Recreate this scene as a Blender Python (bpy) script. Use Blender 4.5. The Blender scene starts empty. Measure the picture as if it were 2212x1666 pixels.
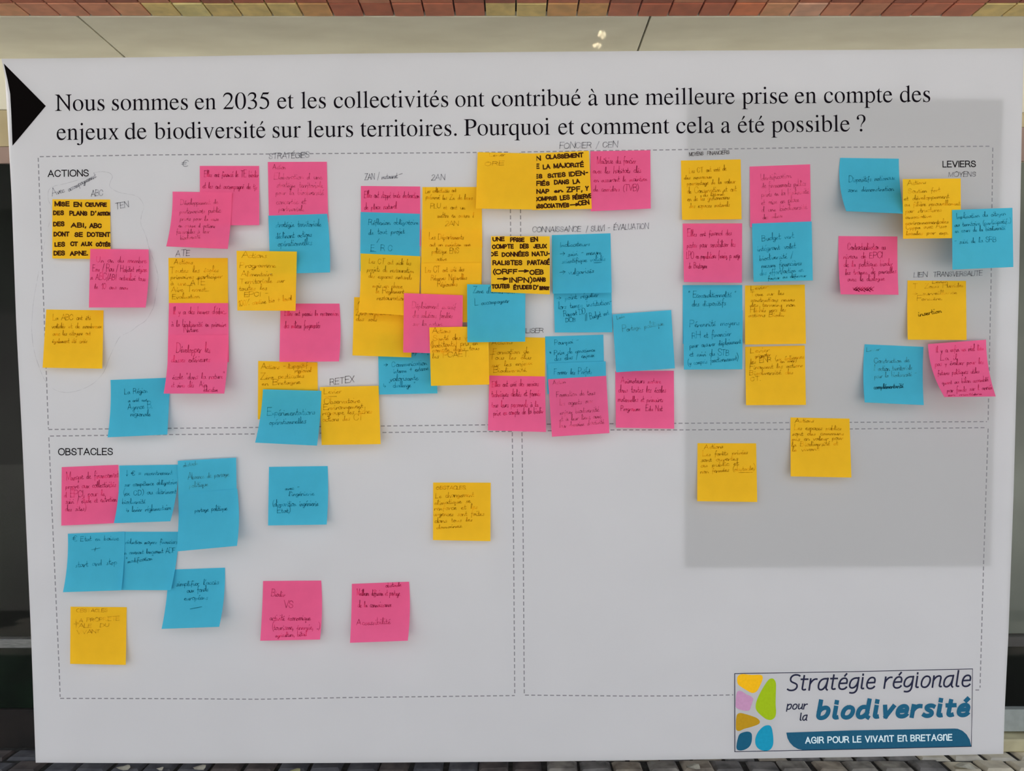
import bpy, bmesh, math, random
from mathutils import Vector
random.seed(7)

# ------------------------------------------------------------------ camera, world, sun, exposure
FX, CX, CY = 1700.0, 1106.0, 833.0
CAMZ = 1.45
PITCH = math.atan(17.0 / FX)
scene = bpy.context.scene
C = scene.collection
cd = bpy.data.cameras.new('camera')
cd.sensor_fit = 'HORIZONTAL'
cd.sensor_width = 36.0
cd.lens = FX / 2212.0 * 36.0
cd.clip_start = 0.02
cam = bpy.data.objects.new('camera', cd)
C.objects.link(cam)
cam.location = (0, 0, CAMZ)
cam.rotation_euler = (math.pi / 2 + PITCH, 0, 0)
scene.camera = cam

world = bpy.data.worlds.new('world')
scene.world = world
world.use_nodes = True
wn = world.node_tree
bg = wn.nodes['Background']
bg.inputs['Color'].default_value = (0.80, 0.88, 1.0, 1)
bg.inputs['Strength'].default_value = 1.22

sd = bpy.data.lights.new('sun', 'SUN')
sd.energy = 30.0
sd.angle = math.radians(1.0)
sd.color = (1.0, 0.95, 0.87)
sun = bpy.data.objects.new('sun', sd)
C.objects.link(sun)
sun.rotation_euler = Vector((0.25, 1.0, 1.75)).to_track_quat('Z', 'Y').to_euler()

scene.view_settings.view_transform = 'Standard'
scene.view_settings.look = 'None'
scene.view_settings.gamma = 1.0
scene.view_settings.use_curve_mapping = False
scene.view_settings.exposure = 0.29

# ------------------------------------------------------------------ helpers
D = 1.02                      # distance of the poster from the camera
cp, sp_ = math.cos(PITCH), math.sin(PITCH)

def at(px, py, Y):
    """pixel of the photograph -> point of the vertical plane at distance Y"""
    x = (px - CX) / FX
    y = (CY - py) / FX
    dy = cp - y * sp_
    dz = sp_ + y * cp
    t = Y / dy
    return Vector((x * t, Y, CAMZ + dz * t))

def P(px, py, h=0.0):
    return at(px, py, D - h)

def lin(c):
    out = []
    for v in c:
        v = v / 255.0
        out.append(v / 12.92 if v <= 0.04045 else ((v + 0.055) / 1.055) ** 2.4)
    return (out[0], out[1], out[2], 1.0)

def base_mat(name):
    m = bpy.data.materials.new(name)
    m.use_nodes = True
    nt = m.node_tree
    nt.nodes.clear()
    out = nt.nodes.new('ShaderNodeOutputMaterial')
    return m, nt, out

def noise_color(nt, c1, c2, scale, detail=3.0, lo=0.35, hi=0.65, stretch=None):
    tc = nt.nodes.new('ShaderNodeTexCoord')
    mp = nt.nodes.new('ShaderNodeMapping')
    if stretch: mp.inputs['Scale'].default_value = stretch
    n = nt.nodes.new('ShaderNodeTexNoise')
    n.inputs['Scale'].default_value = scale
    n.inputs['Detail'].default_value = detail
    r = nt.nodes.new('ShaderNodeValToRGB')
    r.color_ramp.elements[0].position = lo
    r.color_ramp.elements[0].color = c1
    r.color_ramp.elements[1].position = hi
    r.color_ramp.elements[1].color = c2
    nt.links.new(tc.outputs['Object'], mp.inputs['Vector'])
    nt.links.new(mp.outputs['Vector'], n.inputs['Vector'])
    nt.links.new(n.outputs['Fac'], r.inputs['Fac'])
    return r.outputs['Color'], n.outputs['Fac']

def mul(c, k):
    return (min(1, c[0] * k), min(1, c[1] * k), min(1, c[2] * k), 1)

def mat_plain(name, rgb, rgb2=None, rough=0.7, metal=0.0, scale=40, bump=0.0, stretch=None, spec=0.5, raw=False):
    m, nt, out = base_mat(name)
    b = nt.nodes.new('ShaderNodeBsdfPrincipled')
    c = rgb if raw else lin(rgb)
    c2 = (rgb2 if raw else lin(rgb2)) if rgb2 else mul(c, 0.88)
    col, fac = noise_color(nt, c2, c, scale, stretch=stretch)
    nt.links.new(col, b.inputs['Base Color'])
    b.inputs['Roughness'].default_value = rough
    b.inputs['Metallic'].default_value = metal
    b.inputs['Specular IOR Level'].default_value = spec
    if bump:
        bp = nt.nodes.new('ShaderNodeBump')
        bp.inputs['Strength'].default_value = bump
        bp.inputs['Distance'].default_value = 0.004
        nt.links.new(fac, bp.inputs['Height'])
        nt.links.new(bp.outputs['Normal'], b.inputs['Normal'])
    nt.links.new(b.outputs['BSDF'], out.inputs['Surface'])
    return m

def mat_paper(name, rgb, trans=0.3, tcol=None, var=0.96, scale=60):
    """thin paper: part of the light comes back, part goes through"""
    m, nt, out = base_mat(name)
    c = lin(rgb)
    col, _ = noise_color(nt, mul(c, var), c, scale)
    d = nt.nodes.new('ShaderNodeBsdfDiffuse')
    t = nt.nodes.new('ShaderNodeBsdfTranslucent')
    mx = nt.nodes.new('ShaderNodeMixShader')
    mx.inputs[0].default_value = trans
    nt.links.new(col, d.inputs['Color'])
    if tcol: t.inputs['Color'].default_value = lin(tcol)
    else: nt.links.new(col, t.inputs['Color'])
    nt.links.new(d.outputs[0], mx.inputs[1])
    nt.links.new(t.outputs[0], mx.inputs[2])
    nt.links.new(mx.outputs[0], out.inputs['Surface'])
    return m

def mat_filter(name, rgb, var=1.45):
    """thin layer of ink or graphite: darkens the paper under it"""
    m, nt, out = base_mat(name)
    col, _ = noise_color(nt, mul(rgb, .82), mul(rgb, var), 120, lo=0.38, hi=0.66)
    t = nt.nodes.new('ShaderNodeBsdfTransparent')
    nt.links.new(col, t.inputs['Color'])
    nt.links.new(t.outputs[0], out.inputs['Surface'])
    return m

def mat_print(name, rgb):
    m, nt, out = base_mat(name)
    c = lin(rgb)
    col, _ = noise_color(nt, mul(c, 0.93), c, 300)
    d = nt.nodes.new('ShaderNodeBsdfDiffuse')
    nt.links.new(col, d.inputs['Color'])
    nt.links.new(d.outputs[0], out.inputs['Surface'])
    return m

def mesh_obj(name, verts, faces, mat, parent=None, loc=None, smooth=False):
    me = bpy.data.meshes.new(name)
    if loc is None and parent is not None:
        loc = parent.get('_o', None)
    o0 = Vector(loc) if loc is not None else Vector((0, 0, 0))
    me.from_pydata([tuple(Vector(v) - o0) for v in verts], [], faces)
    me.materials.append(mat)
    if smooth:
        for p in me.polygons: p.use_smooth = True
    me.update()
    o = bpy.data.objects.new(name, me)
    C.objects.link(o)
    if parent is None:
        o.location = o0
    else:
        o.parent = parent
    return o

def tag(o, label=None, cat=None, group=None, kind=None):
    if label: o['label'] = label
    if cat: o['category'] = cat
    if group: o['group'] = group
    if kind: o['kind'] = kind
    return o

def empty(name, loc, label=None, cat=None, group=None, kind=None):
    o = bpy.data.objects.new(name, None)
    o.empty_display_size = 0.05
    C.objects.link(o)
    o.location = loc
    ORG[o.name] = Vector(loc)
    return tag(o, label, cat, group, kind)
ORG = {}

def child(name, verts, faces, mat, parent, smooth=False):
    return mesh_obj(name, verts, faces, mat, parent, loc=ORG.get(parent.name, (0, 0, 0)), smooth=smooth)

def box_vf(x0, x1, y0, y1, z0, z1, bev=0.0):
    if bev <= 0:
        v = [(x, y, z) for x in (x0, x1) for y in (y0, y1) for z in (z0, z1)]
        f = [(0, 1, 3, 2), (4, 6, 7, 5), (0, 4, 5, 1), (2, 3, 7, 6), (0, 2, 6, 4), (1, 5, 7, 3)]
        return v, f
    bm = bmesh.new()
    v = [bm.verts.new((x, y, z)) for x in (x0, x1) for y in (y0, y1) for z in (z0, z1)]
    for f in [(0, 1, 3, 2), (4, 6, 7, 5), (0, 4, 5, 1), (2, 3, 7, 6), (0, 2, 6, 4), (1, 5, 7, 3)]:
        bm.faces.new([v[i] for i in f])
    bmesh.ops.recalc_face_normals(bm, faces=bm.faces)
    bmesh.ops.bevel(bm, geom=bm.edges[:], offset=bev, segments=1, affect='EDGES')
    bm.verts.index_update()
    vv = [tuple(q.co) for q in bm.verts]
    ff = [tuple(q.index for q in f.verts) for f in bm.faces]
    bm.free()
    return vv, ff

# ------------------------------------------------------------------ path language
def parse(path, n=8):
    """M L C E(cx cy rx ry a0 a1 in degrees) Z -> list of (points, closed)"""
    tok = path.replace(',', ' ').split()
    subs, cur, i, cmd = [], [], 0, None
    closed = False
    def flush(cl):
        if len(cur) > 1: subs.append((list(cur), cl))
        cur.clear()
    while i < len(tok):
        t = tok[i]
        if t[0].isalpha():
            if len(t) > 1:
                tok[i] = t[1:]; cmd = t[0]
            else:
                cmd = t; i += 1
            if cmd == 'Z':
                if t == 'Z': flush(True)
                continue
            if cmd == 'M': flush(False)
        if cmd in 'ML':
            cur.append((float(tok[i]), float(tok[i + 1]))); i += 2
        elif cmd == 'C':
            p0 = cur[-1]
            q = [float(k) for k in tok[i:i + 6]]; i += 6
            for k in range(1, n + 1):
                s = k / n; r = 1 - s
                cur.append((r**3*p0[0] + 3*r*r*s*q[0] + 3*r*s*s*q[2] + s**3*q[4],
                            r**3*p0[1] + 3*r*r*s*q[1] + 3*r*s*s*q[3] + s**3*q[5]))
        elif cmd == 'E':
            q = [float(k) for k in tok[i:i + 6]]; i += 6
            m = max(4, int(abs(q[5] - q[4]) / 15))
            for k in range(m + 1):
                a = math.radians(q[4] + (q[5] - q[4]) * k / m)
                cur.append((q[0] + q[2] * math.cos(a), q[1] + q[3] * math.sin(a)))
    flush(False)
    return subs

# ------------------------------------------------------------------ fonts
SERIF = {
'a': (444, "M442 66 L442 40 C413 4 386 -10 350 -10 C310 -10 292 14 288 64 C234 14 184 -10 134 -10 C76 -10 37 30 37 92 C37 148 68 186 140 222 C180 242 220 258 287 282 L287 334 C287 396 258 430 205 430 C162 430 132 408 132 378 C132 368 136 358 136 348 C136 326 116 308 94 308 C72 308 54 326 54 348 C54 406 128 460 218 460 C326 460 371 412 371 306 L371 116 C371 66 378 50 398 50 C412 50 424 54 442 66 Z M287 255 L287 130 C287 98 280 86 256 72 C232 58 208 52 188 52 C152 52 125 82 125 124 C125 180 168 212 287 255 Z"),
'b': (500, "M153 681 L149 683 C106 666 64 654 3 639 L3 623 C18 625 28 626 38 625 C62 622 69 612 69 578 L69 60 C69 26 154 -10 228 -10 C362 -10 468 96 468 244 C468 374 392 460 292 460 C232 460 180 430 153 382 Z M153 342 C153 378 206 408 252 408 C330 408 380 334 380 212 C380 94 334 20 252 20 C200 20 153 44 153 70 Z"),
'c': (444, "M398 156 L412 147 C376 44 312 -10 218 -10 C104 -10 25 82 25 220 C25 366 118 460 250 460 C338 460 404 412 404 352 C404 324 386 308 360 308 C334 308 318 322 310 356 L302 388 C294 420 276 432 240 432 C162 432 106 362 106 262 C106 140 172 60 260 60 C316 60 356 84 398 156 Z"),
'd': (500, "M491 58 L491 42 C438 26 400 12 345 -10 L340 -7 L340 64 C302 12 264 -10 204 -10 C100 -10 27 80 27 212 C27 350 120 460 234 460 C278 460 308 448 340 416 L340 578 C340 616 332 624 296 624 L278 623 L278 639 C336 652 376 664 420 683 L424 681 L424 130 C424 78 430 62 462 58 Z M340 88 L340 330 C336 384 296 428 236 428 C158 428 112 358 112 246 C112 120 166 50 246 50 C288 50 324 68 340 88 Z"),
'e': (444, "M408 164 L424 157 C384 44 312 -10 220 -10 C102 -10 25 76 25 220 C25 366 110 460 232 460 C338 460 398 392 405 277 L97 277 C100 138 166 60 258 60 C324 60 366 92 408 164 Z M99 309 L303 309 C293 386 267 416 212 416 C154 416 112 378 99 309 Z"),
'i': (278, "M16 0 L253 0 L253 15 C192 19 180 30 180 80 L180 457 L176 460 C130 442 80 427 20 412 L20 396 C40 399 56 400 66 398 C90 394 96 382 96 340 L96 80 C96 30 84 19 16 15 Z M180 632 E 129 632 51 51 0 345 Z"),
'j': (278, "M193 457 L189 460 C145 442 100 428 40 415 L40 400 C58 402 72 402 84 400 C104 396 109 384 109 345 L109 -80 C109 -150 95 -185 60 -185 C45 -185 35 -175 22 -160 C8 -145 -5 -136 -25 -136 C-52 -136 -70 -152 -70 -172 C-70 -198 -38 -218 15 -218 C130 -218 193 -150 193 -20 Z M194 632 E 143 632 51 51 0 345 Z"),
'l': (278, "M21 0 L257 0 L257 15 C200 19 182 30 182 80 L182 681 L178 683 C130 666 80 652 19 638 L19 622 C40 626 58 626 70 624 C92 620 98 608 98 575 L98 80 C98 32 82 20 21 15 Z"),
'm': (778, "M775 0 L775 15 C724 19 712 32 712 72 L712 282 C712 402 668 460 594 460 C538 460 494 436 442 380 C426 434 388 460 335 460 C290 460 246 440 163 378 L163 458 L157 460 C112 444 72 431 19 416 L19 400 C32 403 42 404 50 403 C73 400 79 388 79 350 L79 75 C79 30 66 18 16 15 L16 0 L238 0 L238 15 C178 19 163 33 163 72 L163 345 C205 388 250 406 282 406 C330 406 353 376 353 308 L353 85 C353 30 338 18 282 15 L282 0 L511 0 L511 15 C455 19 437 30 437 72 L437 350 C468 388 505 406 543 406 C600 406 628 378 628 305 L628 85 C628 32 614 20 558 15 L558 0 Z"),
'n': (500, "M485 0 L485 15 C438 20 425 32 425 75 L425 304 C425 405 382 460 306 460 C258 460 210 436 161 382 L161 458 L154 460 C112 444 70 430 18 416 L18 400 C30 404 42 404 50 403 C72 400 79 388 79 352 L79 75 C79 30 68 18 18 15 L18 0 L230 0 L230 15 C178 19 163 33 163 75 L163 352 C205 392 236 408 268 408 C318 408 341 378 341 300 L341 85 C341 33 330 20 281 15 L281 0 Z"),
'o': (500, "M250 460 C378 460 470 366 470 231 C470 90 372 -10 246 -10 C120 -10 29 86 29 225 C29 366 120 460 250 460 Z M239 432 C165 432 119 366 119 262 C119 110 175 18 262 18 C336 18 380 78 380 182 C380 340 322 432 239 432 Z"),
'p': (500, "M159 458 L153 460 C108 442 68 428 9 413 L9 397 C22 400 34 401 44 400 C68 396 75 388 75 352 L75 -138 C75 -190 64 -200 5 -205 L5 -217 L247 -217 L247 -200 C176 -198 159 -188 159 -130 L159 34 C194 2 218 -10 260 -10 C378 -10 470 92 470 232 C470 366 396 460 296 460 C240 460 198 436 159 382 Z M159 338 C159 368 216 404 262 404 C336 404 385 330 385 214 C385 104 336 28 264 28 C216 28 159 64 159 94 Z"),
'q': (500, "M488 -217 L488 -202 C436 -198 424 -188 424 -145 L424 456 L414 460 L348 430 C310 452 284 460 246 460 C120 460 24 350 24 204 C24 76 96 -10 196 -10 C250 -10 292 12 340 62 L340 -120 C340 -186 326 -198 252 -202 L252 -217 Z M340 100 L340 352 C340 400 304 430 244 430 C164 430 110 358 110 250 C110 130 166 50 248 50 C290 50 340 76 340 100 Z"),
'r': (333, "M160 458 L153 460 C108 444 68 430 19 416 L19 400 C32 403 42 404 50 402 C70 398 76 386 76 345 L76 85 C76 30 62 20 5 15 L5 0 L245 0 L245 15 C180 18 160 30 160 80 L160 335 C185 378 215 402 236 402 C250 402 258 378 295 378 C320 378 335 394 335 418 C335 445 314 460 282 460 C240 460 205 435 160 370 Z"),
's': (389, "M315 328 L299 328 C282 398 252 432 206 432 C166 432 138 406 138 370 C138 338 158 314 200 290 L282 242 C328 214 348 180 348 132 C348 50 284 -10 196 -10 C170 -10 146 -6 124 2 C100 10 82 8 70 -8 L56 -8 L54 154 L68 155 C84 66 128 18 196 18 C242 18 274 48 274 90 C274 124 256 148 212 174 L150 210 C88 246 62 280 62 330 C62 408 118 460 202 460 C226 460 248 455 268 447 C282 441 292 440 304 452 L313 452 Z"),
't': (278, "M255 450 L255 418 L154 418 L154 132 C154 66 168 40 204 40 C228 40 246 50 266 74 L279 63 C248 14 216 -10 170 -10 C104 -10 70 34 70 120 L70 418 L17 418 C15 420 13 422 13 426 C13 432 20 436 36 446 C70 466 100 502 142 566 L150 579 L154 577 L154 450 Z"),
'u': (500, "M9 450 L155 450 L155 120 C155 68 178 42 218 42 C258 42 296 62 338 104 L338 370 C338 416 326 430 258 434 L258 450 L422 450 L422 110 C422 66 432 54 462 52 L479 51 L479 37 C430 26 394 12 345 -9 L340 -7 L340 68 C290 12 246 -10 196 -10 C118 -10 71 40 71 130 L71 370 C71 416 60 430 9 434 Z"),
'v': (500, "M477 450 L477 435 C450 432 436 420 422 386 L266 -2 C262 -12 258 -14 254 -14 C250 -14 246 -10 241 2 L76 376 C58 418 48 430 19 435 L19 450 L215 450 L215 435 C176 432 160 424 160 408 C160 400 163 390 168 378 L276 112 L376 376 C384 396 387 408 387 414 C387 428 376 434 342 435 L342 450 Z"),
'x': (500, "M479 0 L479 15 C446 18 432 28 402 70 L288 248 L370 366 C404 414 424 430 462 435 L462 450 L300 450 L300 435 C330 433 342 427 342 412 C342 392 310 346 268 286 C230 344 196 386 196 412 C196 426 208 433 238 435 L238 450 L24 450 L24 435 C66 432 80 422 118 366 L218 214 L106 62 C82 28 66 18 17 15 L17 0 L180 0 L180 15 C150 16 136 22 136 38 C136 56 170 104 234 188 L318 58 C322 50 326 42 326 36 C326 22 316 16 288 15 L288 0 Z"),
'N': (722, "M707 662 L707 643 C684 642 660 634 646 622 C634 610 630 592 630 540 L630 -11 L613 -11 L183 550 L183 135 C183 50 200 26 287 19 L287 0 L12 0 L12 19 C94 24 112 48 112 120 L112 588 C80 626 60 638 12 643 L12 662 L183 662 L559 175 L559 530 C559 606 544 636 455 643 L455 662 Z"),
'P': (556, "M16 662 L16 643 C92 636 100 624 100 553 L100 109 C100 38 90 26 16 19 L16 0 L296 0 L296 19 C214 22 202 38 202 110 L202 296 C228 293 244 292 268 292 C436 292 542 362 542 482 C542 600 446 662 302 662 Z M202 590 L202 332 C220 330 232 329 256 329 C372 329 432 382 432 476 C432 572 376 625 246 625 C212 625 202 618 202 590 Z"),
'0': (500, "M254 676 C384 676 476 540 476 330 C476 120 384 -14 250 -14 C110 -14 24 120 24 330 C24 540 112 676 254 676 Z M250 650 C168 650 120 536 120 328 C120 120 168 12 250 12 C334 12 380 124 380 334 C380 540 334 650 250 650 Z"),
'2': (500, "M475 137 L420 0 L30 0 L30 12 L208 200 C302 300 344 374 344 462 C344 550 286 602 206 602 C140 602 90 568 56 490 L31 496 C52 616 124 676 226 676 C344 676 424 598 424 496 C424 400 370 308 248 184 L140 76 L376 76 C414 76 432 86 462 142 Z"),
'3': (500, "M61 510 L45 514 C78 622 148 676 246 676 C340 676 402 622 402 534 C402 472 372 424 302 382 C384 346 431 286 431 204 C431 74 326 -14 172 -14 C86 -14 43 10 43 44 C43 66 60 82 84 82 C106 82 128 74 154 54 C180 34 200 26 222 26 C294 26 354 92 354 174 C354 266 288 326 152 329 L152 343 C262 364 322 426 322 506 C322 568 282 608 220 608 C154 608 104 576 61 510 Z"),
'5': (500, "M438 681 L428 688 C414 668 402 662 376 662 L172 662 L64 426 C62 422 66 418 74 418 C140 414 190 404 234 384 C318 346 352 290 352 212 C352 110 286 32 200 32 C176 32 160 40 132 60 C106 78 88 86 70 86 C46 86 32 74 32 52 C32 12 80 -14 158 -14 C316 -14 430 88 430 234 C430 346 370 428 264 464 C228 478 198 484 140 494 L180 584 L364 584 C380 584 388 588 392 598 Z"),
'.': (250, "M180 44 E 125 44 55 55 0 345 Z"),
'?': (444, "M224 164 L244 164 C252 250 268 288 330 346 C390 402 414 446 414 508 C414 612 344 676 240 676 C138 676 68 618 68 530 C68 494 88 470 118 470 C146 470 164 488 164 514 C164 546 134 552 134 582 C134 616 172 644 228 644 C292 644 330 596 330 512 C330 456 318 414 282 358 C244 300 226 252 224 164 Z M290 46 E 235 46 55 55 0 345 Z"),
' ': (250, ""),
}
ACUTE = " M186 507 L215 507 L317 625 C330 642 322 678 288 678 C270 678 260 664 252 648 Z"
GRAVE = " M290 507 L262 507 L150 625 C138 642 146 678 180 678 C198 678 208 664 216 648 Z"
SERIF['é'] = (444, SERIF['e'][1] + ACUTE)
SERIF['à'] = (444, SERIF['a'][1] + GRAVE)

# single-line capitals, cap height 10
CAPS = {
'A': (8, "M0 0 L4 10 L8 0 M1.4 3.4 L6.6 3.4"),
'B': (6.6, "M0 0 L0 10 L3.4 10 C6.6 10 6.6 5.3 3.4 5.3 L0 5.3 M3.4 5.3 C7.4 5.3 7.4 0 3.6 0 L0 0"),
'C': (7.6, "M7.6 7.2 C6.8 9.2 5.6 10 4.1 10 C1.4 10 0 7.8 0 5 C0 2.2 1.4 0 4.1 0 C6 0 7.2 1.2 7.6 3.2"),
'D': (7.2, "M0 0 L0 10 L3 10 C8.6 10 8.6 0 3 0 L0 0"),
'E': (6, "M6 10 L0 10 L0 0 L6.1 0 M0 5.2 L5.4 5.2"),
'F': (5.6, "M5.8 10 L0 10 L0 0 M0 5.2 L5 5.2"),
'G': (8, "M7.6 7.6 C6.8 9.3 5.6 10 4.2 10 C1.4 10 0 7.8 0 5 C0 2.2 1.4 0 4.2 0 C5.8 0 7.2 .7 7.9 1.6 L7.9 4.8 L4.6 4.8"),
'H': (7, "M0 0 L0 10 M7 0 L7 10 M0 5.2 L7 5.2"),
'I': (0.8, "M.4 0 L.4 10"),
'J': (4.6, "M4.4 10 L4.4 3 C4.4 -.8 .2 -.8 0 2.6"),
'K': (6.4, "M0 0 L0 10 M6.2 10 L0 4 M2.2 6 L6.4 0"),
'L': (5.2, "M0 10 L0 0 L5.2 0"),
'M': (8.2, "M0 0 L0 10 L4.1 1 L8.2 10 L8.2 0"),
'N': (7, "M0 0 L0 10 L7 0 L7 10"),
'O': (8.6, "M4.3 10 C1.6 10 0 8 0 5 C0 2 1.6 0 4.3 0 C7 0 8.6 2 8.6 5 C8.6 8 7 10 4.3 10 L4.1 10"),
'P': (6.4, "M0 0 L0 10 L3.6 10 C7.2 10 7.2 4.6 3.6 4.6 L0 4.6"),
'Q': (8.6, "M4.3 10 C1.6 10 0 8 0 5 C0 2 1.6 0 4.3 0 C7 0 8.6 2 8.6 5 C8.6 8 7 10 4.3 10 M5.4 2 L8.4 -.6"),
'R': (7, "M0 0 L0 10 L3.8 10 C7.2 10 7.2 4.9 3.8 4.9 L0 4.9 M3.6 4.9 C5.4 4.8 6 2.2 7.2 0"),
'S': (6.6, "M6.2 7.4 C6 9 5 10 3.3 10 C1.6 10 .4 9 .4 7.5 C.4 4.4 6.6 5.9 6.6 2.6 C6.6 1 5.2 0 3.4 0 C1.4 0 .2 1.2 0 3.1"),
'T': (7.2, "M0 10 L7.2 10 M3.6 10 L3.6 0"),
'U': (7, "M0 10 L0 3.6 C0 -1.2 7 -1.2 7 3.6 L7 10"),
'V': (7.6, "M0 10 L3.8 0 L7.6 10"),
'W': (10, "M0 10 L2.6 0 L5 10 L7.4 0 L10 10"),
'X': (6.8, "M0 0 L6.8 10 M0 10 L6.8 0"),
'Y': (7, "M0 10 L3.5 4.8 L7 10 M3.5 4.8 L3.5 0"),
'Z': (6.6, "M.2 10 L6.4 10 L0 0 L6.8 0"),
'0': (6, "M3 10 C-1 10 -1 0 3 0 C7 0 7 10 3 10"),
'1': (3, "M0 7 L2.4 10 L2.4 0"),
'2': (5.6, "M.2 8 C.8 11 5.4 10.4 5.2 7.4 C5 5 1.4 2.4 0 0 L5.8 0"),
'3': (5.4, "M.4 9.8 L5 9.8 L2.2 5.8 C6.4 5.8 6.4 0 2.2 0 L0 .8"),
'5': (5.4, "M5 10 L1 10 L.6 5.6 C6.8 7.4 6 -.6 .2 .3"),
'%': (7, "M0 0 L7 10 M1 9 L1.6 8.4 M5.6 1.4 L6.2 .8"),
'/': (3.6, "M0 -1.5 L3.8 11"),
'(': (2.6, "M2.6 11.4 C-.8 8 -.8 2 2.4 -1.8"),
')': (2.6, "M0 11.4 C3.4 8 3.4 2 0 -1.8"),
'-': (3.4, "M.2 4.6 L3.4 4.8"),
'+': (4.4, "M0 3.6 L4.4 3.9 M2.2 6 L2 1.2"),
'=': (4.6, "M0 5 L4.4 5.2 M0 2.4 L4.4 2.6"),
'.': (1.2, "M.3 0 L.8 .5"),
',': (1.6, "M1 .8 L.2 -2"),
"'": (1.6, "M1.2 10.4 L.6 8"),
'"': (2.8, "M.4 10.2 L.2 8.2 M2 10.2 L1.8 8.2"),
'*': (3.4, "M0 5 L3.4 5.2 M1.7 7 L1.7 3 M.4 6.4 L3 3.6"),
'>': (8, "M0 4.6 L7.6 4.8 M5 7.4 L7.9 4.8 L4.8 2"),          # arrow
'<': (5.4, "M.4 7 L.2 2.6 L4.6 2.2 M3 4.4 L5.2 2.2 L3 .2"),   # hooked arrow
'^': (3.2, "M1.6 9.6 L1.6 0 M0 2.6 L1.6 0 L3.2 2.8"),         # down arrow
'€': (7.2, "M7 8.6 C5 11.4 1 9.6 1 5 C1 .4 5 -1.2 7.2 1.6 M-.4 6.2 L5 6.4 M-.6 4 L4.6 4.1"),
'~': (6, "M0 3 C1 6 2 1 3 3 C4 5 5 1.4 6 3"),
' ': (4, ""),
}
CURS = {
'a': (5.2, "M4 4.2 C2.6 5.6 0 4.8 0 2.2 C0 -.6 3 -.4 4 3 L4.1 4.6 C3.9 2 3.9 0 5.6 .8"),
'b': (4.8, "M.3 9.8 L.2 .5 C1 -.4 4 -.2 4 2.4 C4 5 1.4 5 .3 3"),
'c': (3.8, "M3.4 4.2 C2 5.8 0 4.4 0 2.2 C0 -.4 2.4 -.4 4 1"),
'd': (5.2, "M3.8 4.2 C2.4 5.6 0 4.8 0 2.2 C0 -.6 3 -.4 3.9 3 L4.3 9.8 L4 1 C4 0 4.6 0 5.4 .8"),
'e': (3.8, "M.2 2.2 C1.6 2.4 3 3.2 2.8 4.2 C2.4 5.6 0 4.8 0 2.2 C0 -.4 2.4 -.3 4 1"),
'f': (3.6, "M3.6 9 C2.4 10.5 1.6 9 1.6 7 L1 -4 M0 4.6 L3.4 4.9"),
'g': (4.8, "M4 4.2 C2.4 5.6 0 4.8 0 2.4 C0 0 3 0 4 3 L3.6 -3 C3.2 -4.8 .6 -4.6 .4 -3 L5 1"),
'h': (4.8, "M.4 9.8 L.2 0 C.8 3.6 2 5 3 4.8 C4.2 4.6 3.8 2 3.9 .6 L5 .8"),
'i': (2.4, "M.4 4.6 L.4 1 C.4 -.2 1.6 0 2.6 1 M.6 7.2 L.9 7.8"),
'j': (2.4, "M1.4 4.6 L1 -3 C.6 -4.6 -.8 -4 -1 -3 M1.6 7 L1.8 7.6"),
'k': (4, "M.3 9.8 L.2 0 M3.4 4.6 L.4 2 L3.8 0"),
'l': (2.6, "M.2 1 C2 4 2.6 9.8 1.4 9.8 C.4 9.8 .3 5 .5 1.4 C.6 -.4 2 0 2.8 1"),
'm': (6.8, "M.2 4.6 L.2 0 C.6 3 1.6 5 2.4 4.6 C3.2 4.2 2.9 2 2.9 .2 C3.4 3 4.4 5 5.2 4.6 C6 4.2 5.6 2 5.8 .6 L7 1"),
'n': (4.6, "M.2 4.6 L.2 0 C.6 3 1.8 5 2.8 4.6 C3.8 4.2 3.4 2 3.7 .6 L4.8 1"),
'o': (4.4, "M2.4 4.9 C.6 5 0 3.6 0 2.2 C0 .6 1 -.2 2.2 0 C3.8 .3 4.2 3.4 2.4 4.9 C3 4 3.8 4 4.6 4.2"),
'p': (4.8, "M.4 4.6 L0 -4.4 M.3 3.4 C1.4 5.2 4 5.2 4 2.6 C4 .2 1.6 -.6 .4 1"),
'q': (4.8, "M4 4.2 C2.4 5.6 0 4.8 0 2.4 C0 0 3 0 4 3 L3.8 -4.4 L5 -3"),
'r': (3.4, "M.2 4.6 L.3 0 C.6 2.6 1.6 4.9 3.4 4.5"),
's': (3.6, "M3.2 4.4 C2 5.4 .8 4.4 1.4 3.2 C2 2 3.2 1.6 2.6 .6 C2 -.3 .6 0 0 .6"),
't': (3.2, "M1.2 8.4 L1 1.2 C1 -.2 2.4 0 3.4 1 M-.2 5.4 L3 5.6"),
'u': (4.8, "M.2 4.6 L.3 1.4 C.6 -.4 2.8 -.2 3.6 2 L3.7 4.6 L3.8 1 C4 0 4.6 .4 5 1"),
'v': (4, "M0 4.6 L1.6 .2 L3.4 4.6 L4.2 4.4"),
'w': (6, "M0 4.6 L1.4 .2 L3 4.2 L4.4 .2 L6 4.6"),
'x': (3.8, "M0 4.6 L3.4 0 M3.4 4.6 L0 0"),
'y': (4.4, "M.2 4.6 L.8 1.6 C1.4 .2 3 .6 3.6 3 M3.8 4.6 L2.6 -3.4 C2 -4.8 .6 -4 .4 -3.2"),
'z': (3.8, "M.2 4.6 L3.4 4.6 L.2 .2 L3.8 .2"),
}
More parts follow.
